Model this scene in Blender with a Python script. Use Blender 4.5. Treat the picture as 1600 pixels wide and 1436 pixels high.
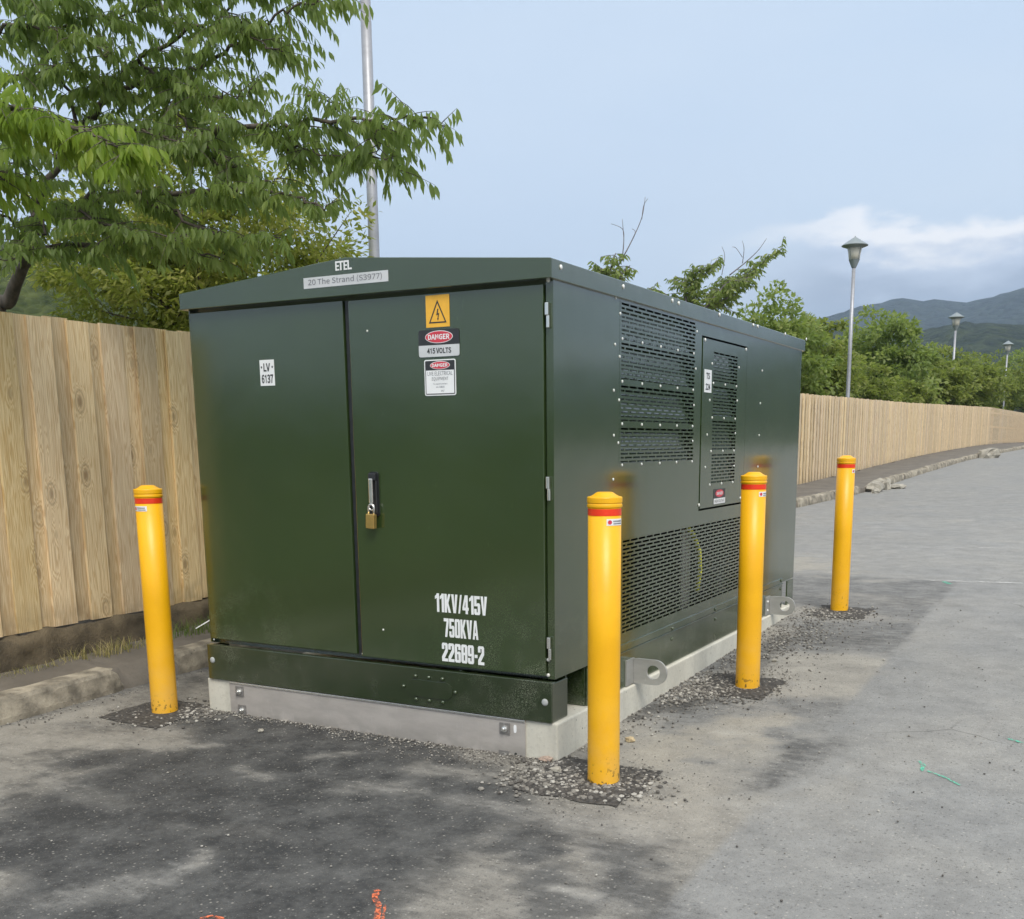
import bpy, math, random, json
import numpy as np
from mathutils import Vector, Matrix, noise as mnoise
from math import pi, sin, cos, radians

random.seed(7)
S = bpy.context.scene
for o in list(bpy.data.objects):
    bpy.data.objects.remove(o)
COL = S.collection

# ------------------------------------------------------------------ camera
CAM = Vector((2.0782, -3.9851, 1.3852))
cd = bpy.data.cameras.new('camera')
cd.sensor_fit = 'HORIZONTAL'; cd.sensor_width = 36.0
cd.lens = 36.0 * 1636.5 / 1600
cd.shift_x = -(857.7 - 800) / 1600
cd.shift_y = (1009.5 - 718) / 1600
cd.clip_start = 0.05; cd.clip_end = 12000
cam = bpy.data.objects.new('camera', cd); COL.objects.link(cam)
cr = Vector((0.884483, 0.466537, -0.005759)); cu = Vector((-0.083530, 0.170481, 0.981814)); cb = Vector((0.459034, -0.867917, 0.189758))
M = Matrix.Identity(4)
for i in range(3):
    M[i][0] = cr[i]; M[i][1] = cu[i]; M[i][2] = cb[i]; M[i][3] = CAM[i]
cam.matrix_world = M
S.camera = cam

# ------------------------------------------------------------------ world and sun
SUN_EL, SUN_AZ = radians(52), radians(138)      # azimuth clockwise from +Y: behind the camera, to its right
W = bpy.data.worlds.new('World'); S.world = W; W.use_nodes = True
nt = W.node_tree; nt.nodes.clear()
def wn(t, **k):
    n = nt.nodes.new(t)
    for a, b in k.items(): setattr(n, a, b)
    return n
wl = nt.links.new
out = wn('ShaderNodeOutputWorld'); bg = wn('ShaderNodeBackground'); bg.inputs['Strength'].default_value = 0.058
wl(bg.outputs[0], out.inputs[0])
sky = wn('ShaderNodeTexSky', sky_type='NISHITA', sun_disc=False, sun_elevation=SUN_EL, sun_rotation=SUN_AZ, dust_density=2.0, air_density=1.0)
tc = wn('ShaderNodeTexCoord'); mp = wn('ShaderNodeMapping'); mp.inputs['Scale'].default_value = (1, 1, 3.0)
wl(tc.outputs['Generated'], mp.inputs[0])
n1 = wn('ShaderNodeTexNoise'); n1.inputs['Scale'].default_value = 5.0; n1.inputs['Detail'].default_value = 9; n1.inputs['Roughness'].default_value = .6
wl(mp.outputs[0], n1.inputs['Vector'])
n2 = wn('ShaderNodeTexNoise'); n2.inputs['Scale'].default_value = 1.3; n2.inputs['Detail'].default_value = 4
wl(mp.outputs[0], n2.inputs['Vector'])
sp = wn('ShaderNodeSeparateXYZ'); wl(tc.outputs['Generated'], sp.inputs[0])
def wm(op, a, b):
    n = wn('ShaderNodeMath', operation=op)
    for i, v in enumerate((a, b)):
        if isinstance(v, (int, float)): n.inputs[i].default_value = v
        else: wl(v, n.inputs[i])
    return n.outputs[0]
e = wm('ADD', sp.outputs[2], wm('MULTIPLY', wm('SUBTRACT', n1.outputs['Fac'], .5), .15))
cr_ = wn('ShaderNodeValToRGB'); wl(e, cr_.inputs[0]); el = cr_.color_ramp
stops = [(0.0, (.84, .89, .96)), (.072, (.84, .89, .96)), (.088, (.31, .39, .51)), (.124, (.34, .41, .53)), (.146, (.54, .63, .77)),
         (.160, (.92, .94, .96)), (.168, (.92, .94, .96)), (.180, (.56, .68, .82)), (.40, (.555, .665, .79)), (.62, (.61, .71, .84)), (1.0, (.86, .91, .95))]
while len(el.elements) < len(stops): el.elements.new(.5)
for s_, (p_, c_) in zip(el.elements, stops):
    s_.position = p_; s_.color = (*c_, 1)
r2 = wn('ShaderNodeValToRGB'); wl(n2.outputs['Fac'], r2.inputs[0])
r2.color_ramp.elements[0].position = .35; r2.color_ramp.elements[0].color = (.93, .95, .99, 1)
r2.color_ramp.elements[1].position = .68; r2.color_ramp.elements[1].color = (1.10, 1.06, 1.03, 1)
mul = wn('ShaderNodeMix', data_type='RGBA', blend_type='MULTIPLY'); mul.inputs[0].default_value = 1
wl(cr_.outputs[0], mul.inputs[6]); wl(r2.outputs[0], mul.inputs[7])
sc = wn('ShaderNodeVectorMath', operation='SCALE'); sc.inputs['Scale'].default_value = 10.0
plain = wn('ShaderNodeValToRGB'); wl(sp.outputs[2], plain.inputs[0])
ps = [(0, (.70, .76, .83)), (.12, (.58, .69, .82)), (.40, (.555, .665, .79)), (.62, (.61, .71, .84)), (1.0, (.86, .91, .95))]
while len(plain.color_ramp.elements) < len(ps): plain.color_ramp.elements.new(.5)
for s_, (p_, c_) in zip(plain.color_ramp.elements, ps): s_.position = p_; s_.color = (*c_, 1)
# the cloud bank lies towards the far hills on the right of the view and fades out to the left
dt = wn('ShaderNodeVectorMath', operation='DOT_PRODUCT'); wl(tc.outputs['Generated'], dt.inputs[0]); dt.inputs[1].default_value = (.82, .57, 0)
bank_ = wn('ShaderNodeMapRange', interpolation_type='SMOOTHSTEP'); bank_.inputs[1].default_value = .24; bank_.inputs[2].default_value = .36
wl(wm('ADD', dt.outputs['Value'], wm('MULTIPLY', wm('SUBTRACT', n1.outputs['Fac'], .5), .25)), bank_.inputs[0])
mb_ = wn('ShaderNodeMix', data_type='RGBA'); wl(bank_.outputs[0], mb_.inputs[0]); wl(plain.outputs[0], mb_.inputs[6]); wl(cr_.outputs[0], mb_.inputs[7])
wl(mb_.outputs[2], mul.inputs[6])
# thin cloud is whiter and warmer round the veiled sun
dsun = wn('ShaderNodeVectorMath', operation='DOT_PRODUCT'); wl(tc.outputs['Generated'], dsun.inputs[0])
dsun.inputs[1].default_value = (sin(SUN_AZ) * cos(SUN_EL), cos(SUN_AZ) * cos(SUN_EL), sin(SUN_EL))
ws = wn('ShaderNodeMapRange', interpolation_type='SMOOTHSTEP'); ws.inputs[1].default_value = .1; ws.inputs[2].default_value = 1.0; wl(dsun.outputs['Value'], ws.inputs[0])
mw = wn('ShaderNodeMix', data_type='RGBA'); wl(wm('MULTIPLY', ws.outputs[0], .8), mw.inputs[0]); wl(mul.outputs[2], mw.inputs[6]); mw.inputs[7].default_value = (1.05, 1.02, .94, 1)
wl(mw.outputs[2], sc.inputs[0])
mixs = wn('ShaderNodeMix', data_type='RGBA'); mixs.inputs[0].default_value = .86
wl(sky.outputs[0], mixs.inputs[6]); wl(sc.outputs[0], mixs.inputs[7]); wl(mixs.outputs[2], bg.inputs[0])

sd = bpy.data.lights.new('sun', 'SUN'); sd.energy = 1.3; sd.angle = radians(26); sd.color = (1, .955, .88)
so = bpy.data.objects.new('sun', sd); COL.objects.link(so)
d = Vector((sin(SUN_AZ) * cos(SUN_EL), cos(SUN_AZ) * cos(SUN_EL), sin(SUN_EL)))
so.rotation_euler = d.to_track_quat('Z', 'Y').to_euler(); so.location = (0, -10, 20)

S.view_settings.view_transform = 'Standard'; S.view_settings.look = 'None'
S.view_settings.exposure = 1.2; S.view_settings.gamma = 1; S.view_settings.use_curve_mapping = False
S.render.engine = 'CYCLES'

# ------------------------------------------------------------------ helpers
def link(o, parent=None):
    COL.objects.link(o)
    if parent is not None: o.parent = parent
    return o
def mesh_obj(name, verts, faces, mat, parent=None, smooth=False, bevel=0, mats=None, mi=None, solid=0):
    me = bpy.data.meshes.new(name); me.from_pydata([tuple(v) for v in verts], [], faces)
    for m in (mats or [mat]): me.materials.append(m)
    if mi is not None: me.polygons.foreach_set('material_index', mi)
    if smooth: me.polygons.foreach_set('use_smooth', [True] * len(me.polygons))
    me.update()
    o = link(bpy.data.objects.new(name, me), parent)
    if solid:
        s = o.modifiers.new('solid', 'SOLIDIFY'); s.thickness = solid; s.offset = -1
    if bevel:
        b = o.modifiers.new('bevel', 'BEVEL'); b.width = bevel; b.segments = 2; b.limit_method = 'ANGLE'
    return o
class MB:
    def __init__(s): s.v = []; s.f = []; s.m = []
    def add(s, v, f, m=0):
        k = len(s.v); s.v += [tuple(q) for q in v]; s.f += [tuple(i + k for i in q) for q in f]; s.m += [m] * len(f)
    def box(s, x0, x1, y0, y1, z0, z1, m=0):
        s.add([(x, y, z) for x in (x0, x1) for y in (y0, y1) for z in (z0, z1)],
              [(0, 1, 3, 2), (4, 6, 7, 5), (0, 4, 5, 1), (2, 3, 7, 6), (0, 2, 6, 4), (1, 5, 7, 3)], m)
    def lathe(s, prof, c=(0, 0, 0), n=32, axis='z', m=0):
        vs = []
        for r, h in prof:
            for k in range(n):
                a = 2 * pi * k / n
                p = (r * cos(a), r * sin(a), h)
                if axis == 'y': p = (p[0], -p[2], p[1])
                if axis == 'x': p = (p[2], p[0], p[1])
                vs.append((p[0] + c[0], p[1] + c[1], p[2] + c[2]))
        fs = [(i * n + k, i * n + (k + 1) % n, (i + 1) * n + (k + 1) % n, (i + 1) * n + k) for i in range(len(prof) - 1) for k in range(n)]
        fs.append(tuple(reversed(range(n)))); fs.append(tuple((len(prof) - 1) * n + k for k in range(n)))
        s.add(vs, fs, m)
    def tube(s, pts, rad, n=8, m=0):
        pts = [Vector(p) for p in pts]
        if not hasattr(rad, '__len__'): rad = [rad] * len(pts)
        vs = []; up = None
        for i, p in enumerate(pts):
            t = (pts[min(i + 1, len(pts) - 1)] - pts[max(i - 1, 0)]).normalized()
            if up is None:
                up = Vector((0, 0, 1)) if abs(t.z) < .9 else Vector((1, 0, 0))
            a = t.cross(up).normalized(); b = a.cross(t).normalized(); up = b
            for k in range(n):
                q = 2 * pi * k / n
                vs.append(p + (a * cos(q) + b * sin(q)) * rad[i])
        fs = [(i * n + k, i * n + (k + 1) % n, (i + 1) * n + (k + 1) % n, (i + 1) * n + k) for i in range(len(pts) - 1) for k in range(n)]
        fs.append(tuple(reversed(range(n)))); fs.append(tuple((len(pts) - 1) * n + k for k in range(n)))
        s.add(vs, fs, m)
    def build(s, name, mat, parent=None, **k):
        if isinstance(mat, (list, tuple)): return mesh_obj(name, s.v, s.f, None, parent, mats=mat, mi=s.m, **k)
        return mesh_obj(name, s.v, s.f, mat, parent, **k)
def tag(o, label=None, cat=None, group=None, kind=None):
    for k, v in (('label', label), ('category', cat), ('group', group), ('kind', kind)):
        if v: o[k] = v
    return o
def thing(name, loc, label, cat, group=None):
    o = bpy.data.objects.new(name, None); o.location = loc; o.empty_display_size = .1
    COL.objects.link(o); return tag(o, label, cat, group)
def copy_tree(o, parent=None):
    c = o.copy(); COL.objects.link(c)
    if parent is not None: c.parent = parent
    for ch in o.children: copy_tree(ch, c)
    return c
def boxo(name, mat, parent, x0, x1, y0, y1, z0, z1, bevel=.002):
    m = MB(); m.box(x0, x1, y0, y1, z0, z1); return m.build(name, mat, parent, bevel=bevel)

def gh(y):                       # height of the car park surface
    if y < 29: return .026 * y
    if y < 62: return .754 + .026 * (y - 29) * (1 - (y - 29) / 66)
    return 1.183
def ghx(x, y): return gh(y)

# ------------------------------------------------------------------ materials
def newmat(name):
    m = bpy.data.materials.new(name); m.use_nodes = True
    t = m.node_tree; b = t.nodes['Principled BSDF']
    return m, t, b
class N:
    def __init__(s, t): s.t = t
    def __call__(s, ty, ins=None, **k):
        n = s.t.nodes.new(ty)
        for a, b in k.items(): setattr(n, a, b)
        for a, b in (ins or {}).items():
            if isinstance(b, bpy.types.NodeSocket): s.t.links.new(b, n.inputs[a])
            else: n.inputs[a].default_value = b
        return n
    def noise(s, v, scale, detail=4, rough=.5, dist=0):
        return s('ShaderNodeTexNoise', {'Vector': v, 'Scale': scale, 'Detail': detail, 'Roughness': rough, 'Distortion': dist}).outputs['Fac']
    def math(s, op, a, b=0.0, clamp=False):
        return s('ShaderNodeMath', {0: a, 1: b}, operation=op, use_clamp=clamp).outputs[0]
    def mix(s, f, a, b, blend='MIX'):
        n = s('ShaderNodeMix', data_type='RGBA', blend_type=blend)
        for i, q in ((0, f), (6, a), (7, b)):
            if isinstance(q, bpy.types.NodeSocket): s.t.links.new(q, n.inputs[i])
            elif i and len(q) == 3: n.inputs[i].default_value = (*q, 1)
            else: n.inputs[i].default_value = q
        return n.outputs[2]
    def ramp(s, f, a, b):        # smooth 0..1 between a and b
        return s('ShaderNodeMapRange', {0: f, 1: a, 2: b}, interpolation_type='SMOOTHSTEP').outputs[0]
    def mapping(s, v, scale=(1, 1, 1), rot=(0, 0, 0), loc=(0, 0, 0)):
        return s('ShaderNodeMapping', {'Vector': v, 'Scale': scale, 'Rotation': rot, 'Location': loc}).outputs[0]
    def bump(s, h, dist, strength=1.0):
        return s('ShaderNodeBump', {'Height': h, 'Distance': dist, 'Strength': strength}).outputs[0]
def setb(t, b, **k):
    names = {'color': 'Base Color', 'rough': 'Roughness', 'metal': 'Metallic', 'normal': 'Normal', 'spec': 'Specular IOR Level',
             'coat': 'Coat Weight', 'coatr': 'Coat Roughness', 'sss': 'Subsurface Weight', 'trans': 'Transmission Weight'}
    for a, v in k.items():
        i = b.inputs[names[a]]
        if isinstance(v, bpy.types.NodeSocket): t.links.new(v, i)
        else: i.default_value = (*v, 1) if hasattr(v, '__len__') else v

def simple(name, c, rough=.5, metal=0, var=.12, scale=30, bump=0, **k):
    m, t, b = newmat(name); n = N(t)
    o = n('ShaderNodeTexCoord').outputs['Object']
    f = n.noise(o, scale, 5)
    c2 = tuple(x * (1 - var) for x in c); c3 = tuple(min(1, x * (1 + var)) for x in c)
    setb(t, b, color=n.mix(n.ramp(f, .3, .7), c2, c3), rough=rough, metal=metal, **k)
    if bump: setb(t, b, normal=n.bump(f, bump))
    return m

def mat_green(name='green_paint', splash=True):
    m, t, b = newmat(name); n = N(t)
    g = n('ShaderNodeNewGeometry').outputs['Position']
    big = n.noise(g, 1.3, 4); fine = n.noise(g, 190, 2)
    dk = .62 if name != 'green_paint' else 1.0
    col = n.mix(n.ramp(big, .35, .7), (.027 * dk, .049 * dk, .014 * dk), (.033 * dk, .057 * dk, .017 * dk))
    z = n('ShaderNodeSeparateXYZ', {0: g}).outputs[2]
    low = n.ramp(z, .75, .15)
    # thin dust film low down, and dried mud splashes
    dust = n.math('MULTIPLY', n.ramp(n.noise(g, 9, 6, .6), .45, .75), n.math('MULTIPLY', low, .10))
    col = n.mix(dust, col, (.19, .18, .15))
    v = n('ShaderNodeTexVoronoi', {'Vector': n.mapping(n.mix(.03, g, n('ShaderNodeTexNoise', {'Vector': g, 'Scale': 30.0}).outputs['Color']), (90, 90, 38), (.3, .4, 0))}, feature='F1').outputs['Distance']
    patch = n.ramp(n.noise(g, 5.5, 3), .42, .62)
    xs = n('ShaderNodeSeparateXYZ', {0: g}).outputs[0]
    edge = n.math('MAXIMUM', n.ramp(n.math('ABSOLUTE', n.math('ADD', xs, .02)), .75, .0), n.ramp(xs, -1.2, -2.1))
    spk = n.math('MULTIPLY', n.ramp(v, .36, .20), n.math('MULTIPLY', patch, n.math('MULTIPLY', edge, n.ramp(z, .85, .3))))
    col = n.mix(n.math('MULTIPLY', spk, .75), col, (.40, .40, .34))
    scr = n.math('MULTIPLY', n.ramp(n.noise(n.mapping(g, (260, 260, 14), (.2, .5, 0)), 1, 2), .76, .80), .35)
    col = n.mix(scr, col, (.12, .14, .10))
    ro = n.math('ADD', .15, n.math('MULTIPLY', n.noise(g, 3.0, 5), .12))
    ro = n.math('ADD', ro, n.math('MULTIPLY', dust, .9))
    h = n.math('ADD', n.math('MULTIPLY', n.noise(g, 3.2, 2), 1.0), n.math('MULTIPLY', fine, .010))
    setb(t, b, color=col, rough=ro, normal=n.bump(h, .008, .6), spec=.5, coat=1.0, coatr=.13)
    b.inputs['Coat IOR'].default_value = 1.62
    return m
def mat_yellow():
    m, t, b = newmat('yellow_plastic'); n = N(t)
    tcn = n('ShaderNodeTexCoord'); o = tcn.outputs['Object']
    r = n('ShaderNodeObjectInfo').outputs['Random']
    oo = n('ShaderNodeVectorMath', {0: o, 1: n('ShaderNodeCombineXYZ', {0: n.math('MULTIPLY', r, 17)}).outputs[0]}, operation='ADD').outputs[0]
    z = n('ShaderNodeSeparateXYZ', {0: o}).outputs[2]
    col = n.mix(n.ramp(n.noise(oo, 5, 5), .35, .7), (.82, .415, .003), (.88, .46, .004))
    fade = n.math('MULTIPLY', n.ramp(z, .5, .02), n.ramp(n.noise(oo, 7, 5, .6), .3, .8))
    col = n.mix(n.math('MULTIPLY', fade, .6), col, (.72, .43, .12))
    sc1 = n.math('MULTIPLY', n.ramp(n.noise(oo, 85, 3, .7), .63, .68), n.math('MULTIPLY', n.ramp(z, .5, .22), n.ramp(n.noise(oo, 4.5, 2), .52, .66)))
    chips = n.math('MULTIPLY', n.ramp(n.noise(oo, 42, 3, .6), .57, .62), n.ramp(z, .13, .0))
    col = n.mix(n.math('MULTIPLY', sc1, .75), col, (.16, .085, .02))
    col = n.mix(n.math('MULTIPLY', chips, .85), col, (.05, .035, .02))
    setb(t, b, color=col, rough=n.math('ADD', .40, n.math('MULTIPLY', fade, .3)), normal=n.bump(n.noise(oo, 60, 3), .0006))
    return m
def mat_concrete(name, c, var=.2, scale=3.0, bump=.004, pit=True):
    m, t, b = newmat(name); n = N(t)
    g = n('ShaderNodeNewGeometry').outputs['Position']
    f = n.noise(g, scale, 8, .6); f2 = n.noise(g, scale * 22, 5, .6)
    col = n.mix(n.ramp(f, .3, .72), tuple(x * (1 - var) for x in c), tuple(x * (1 + var) for x in c))
    col = n.mix(n.math('MULTIPLY', n.ramp(f2, .45, .75), .35), col, tuple(x * .6 for x in c))
    st = n.ramp(n.noise(n.mapping(g, (9, 9, .6)), 1.0, 5), .52, .72)
    col = n.mix(n.math('MULTIPLY', st, .25), col, tuple(x * .55 for x in c))
    h = n.math('ADD', f, n.math('MULTIPLY', f2, .25))
    if pit:
        v = n('ShaderNodeTexVoronoi', {'Vector': g, 'Scale': 26.0}).outputs['Distance']
        pp = n.math('MULTIPLY', n.ramp(v, .16, .06), n.ramp(n.noise(g, 13, 2), .52, .6))
        col = n.mix(pp, col, tuple(x * .3 for x in c))
    setb(t, b, color=col, rough=.86, normal=n.bump(h, bump))
    return m
def mat_steel(name, c=(.42, .42, .41), rough=.42, metal=.7):
    m, t, b = newmat(name); n = N(t)
    g = n('ShaderNodeNewGeometry').outputs['Position']
    f = n.noise(n.mapping(g, (3, 3, 9)), 2, 8, .65)
    brush = n.noise(n.mapping(g, (4, 4, 260)), 1, 3)
    sc_ = n.ramp(n.noise(n.mapping(g, (160, 160, 9), (0, .5, 0)), 1, 2), .70, .73)
    col = n.mix(n.ramp(f, .3, .7), tuple(x * .88 for x in c), tuple(x * 1.05 for x in c))
    col = n.mix(n.math('MULTIPLY', sc_, .3), col, (.7, .7, .7))
    z = n('ShaderNodeSeparateXYZ', {0: g}).outputs[2]
    col = n.mix(n.math('MULTIPLY', n.ramp(z, .09, -.02), n.math('MULTIPLY', .55, n.ramp(n.noise(g, 14, 5), .35, .6))), col, (.27, .26, .24))
    setb(t, b, color=col, metal=metal, rough=n.math('ADD', rough, n.math('MULTIPLY', n.math('SUBTRACT', brush, .5), .25)), normal=n.bump(f, .002, .5))
    return m
def mat_wood(name, cols):
    m, t, b = newmat(name); n = N(t)
    o = n('ShaderNodeTexCoord').outputs['Object']; oi = n('ShaderNodeObjectInfo'); r = oi.outputs['Random']
    g = n('ShaderNodeNewGeometry').outputs['Position']
    off = n('ShaderNodeCombineXYZ', {0: n.math('MULTIPLY', r, 31), 1: n.math('MULTIPLY', r, 57), 2: n.math('MULTIPLY', r, 43)}).outputs[0]
    p = n('ShaderNodeVectorMath', {0: o, 1: off}, operation='ADD').outputs[0]
    # knots bend the grain round them
    vm = n.mapping(p, (5.6, 5.6, 2.6))
    vo = n('ShaderNodeTexVoronoi', {'Vector': vm, 'Scale': 1.0, 'Randomness': .9}).outputs['Distance']
    kn = n.ramp(vo, .34, .0)
    grain_co = n.math('ADD', n.noise(n.mapping(p, (4, 13, .5)), 1.6, 3), n.math('MULTIPLY', kn, .30))
    rings = n('ShaderNodeTexWave', {'Vector': n('ShaderNodeCombineXYZ', {0: n.math('MULTIPLY', grain_co, 5.2)}).outputs[0], 'Scale': 1.0, 'Distortion': 0.0}, wave_type='BANDS').outputs['Fac']
    fine = n.noise(n.mapping(p, (150, 150, 3.0)), 1, 4, .6)
    col = n.mix(n.ramp(rings, .25, .95), cols[0], cols[1])
    col = n.mix(n.math('MULTIPLY', n.ramp(fine, .45, .75), .45), col, cols[2])
    col = n.mix(n.math('MULTIPLY', n.ramp(vo, .15, .05), .6), col, cols[3])
    col = n.mix(n.math('MULTIPLY', n.ramp(n.math('ABSOLUTE', n.math('SUBTRACT', vo, .17)), .04, .0), .35), col, cols[3])
    # per board colour
    hs = n('ShaderNodeHueSaturation', {'Hue': n.math('ADD', .494, n.math('MULTIPLY', r, .008)), 'Saturation': n.math('ADD', .88, n.math('MULTIPLY', r, .2)),
                                       'Value': n.math('ADD', .76, n.math('MULTIPLY', n.math('FRACT', n.math('MULTIPLY', r, 7.3)), .42)), 'Color': col}).outputs[0]
    # weathered greyer blotches and soil staining at the foot
    hz = n.ramp(n.noise(g, .9, 5), .45, .75)
    hs = n.mix(n.math('MULTIPLY', hz, .18), hs, (.50, .43, .32))
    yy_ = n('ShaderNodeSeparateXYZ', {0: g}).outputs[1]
    hs = n.mix(n.math('MULTIPLY', n.ramp(yy_, 10, 22), .42), hs, (.56, .48, .38))  # boards turn paler and greyer further along the fence
    zo = n('ShaderNodeSeparateXYZ', {0: o}).outputs[2]
    hs = n.mix(n.math('MULTIPLY', n.ramp(zo, .22, .0), n.math('MULTIPLY', n.ramp(n.noise(g, 9, 4), .3, .7), .5)), hs, (.20, .14, .08))
    setb(t, b, color=hs, rough=.78, normal=n.bump(n.math('ADD', fine, n.math('MULTIPLY', rings, .5)), .0012))
    return m
def mat_leaf(name, a, bcol, c, trans=.35):
    m, t, b = newmat(name); n = N(t)
    at = n('ShaderNodeAttribute', attribute_name='shade').outputs['Fac']
    g = n('ShaderNodeNewGeometry').outputs['Position']
    v = n.math('ADD', n.math('MULTIPLY', at, .65), n.math('MULTIPLY', n.noise(g, 1.7, 3), .45))
    col = n.mix(n.ramp(v, .2, .6), a, bcol); col = n.mix(n.ramp(v, .6, .92), col, c)
    setb(t, b, color=col, rough=.48, spec=.35)
    tr = n('ShaderNodeBsdfTranslucent', {'Color': n.mix(.5, col, (.40, .52, .08), 'MIX')})
    mx = n('ShaderNodeMixShader', {0: trans, 1: b.outputs[0], 2: tr.outputs[0]})
    t.links.new(mx.outputs[0], t.nodes['Material Output'].inputs[0])
    return m
def mat_bark(name, c):
    m, t, b = newmat(name); n = N(t)
    g = n('ShaderNodeNewGeometry').outputs['Position']
    f = n.noise(n.mapping(g, (25, 25, 6)), 1, 6, .6)
    setb(t, b, color=n.mix(n.ramp(f, .3, .7), tuple(x * .6 for x in c), tuple(x * 1.4 for x in c)), rough=.85, normal=n.bump(f, .01))
    return m

GREEN = mat_green(); GREEND = mat_green('dark_green_paint')  # second one is the same green with its base colour scaled darker
YEL = mat_yellow()
CONC = mat_concrete('plinth_concrete', (.60, .585, .51), .1)
KERBM = mat_concrete('old_kerb_concrete', (.29, .26, .205), .55, 7.0, .02)
PATHM = mat_concrete('footpath_asphalt', (.14, .125, .105), .22, 2.5, .005, False)
SOILW = mat_concrete('mossy_bank', (.105, .082, .05), .55, 5.0, .03)
RUBM = mat_concrete('rubble_concrete', (.36, .34, .29), .3, 6.0, .02)
STEEL = mat_steel('galvanised_steel', (.50, .47, .44), .5, .35)
LUGM = mat_steel('lug_steel', (.46, .46, .44), .42, .55)
POLEM = mat_steel('pole_steel', (.36, .37, .40), .42, .35)
CHROME = simple('bright_zinc', (.80, .80, .78), .25, .9, .05)
RIVM = simple('rivet_zinc', (.85, .85, .82), .4, .3, .05)
BRASS = simple('brass', (.62, .42, .14), .32, .8, .08, 80)
BLACKP = simple('black_plastic', (.02, .022, .025), .4, 0, .2)
DARK = simple('interior_shade', (.012, .014, .012), .7, 0, .3)
DGREY = simple('interior_steel', (.05, .055, .048), .55, .2, .3)
WHITEV = simple('white_vinyl', (.80, .82, .83), .35, 0, .04, 12)
GREYV = simple('silver_vinyl', (.58, .60, .62), .35, 0, .06, 12)
BLACKV = simple('black_vinyl', (.03, .032, .036), .38, 0, .1)
REDV = simple('red_vinyl', (.62, .05, .08), .38, 0, .08)
YELV = simple('yellow_vinyl', (.86, .47, .05), .38, 0, .05)
REDBAND = simple('red_reflective_band', (.80, .045, .012), .3, 0, .08, 20)
EARTHW = simple('earth_wire', (.62, .62, .06), .45, 0, .1)
CAPG = simple('grey_plastic_cap', (.40, .42, .42), .45, 0, .06)
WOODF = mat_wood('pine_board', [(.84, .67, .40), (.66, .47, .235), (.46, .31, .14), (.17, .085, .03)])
WOODR = mat_wood('brown_board', [(.30, .18, .10), (.22, .13, .07), (.16, .09, .05), (.08, .04, .02)])
GLASSL = simple('lamp_diffuser', (.62, .60, .52), .4, 0, .05)
LAMPG = simple('lamp_metal', (.26, .30, .31), .4, .3, .06)

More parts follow.
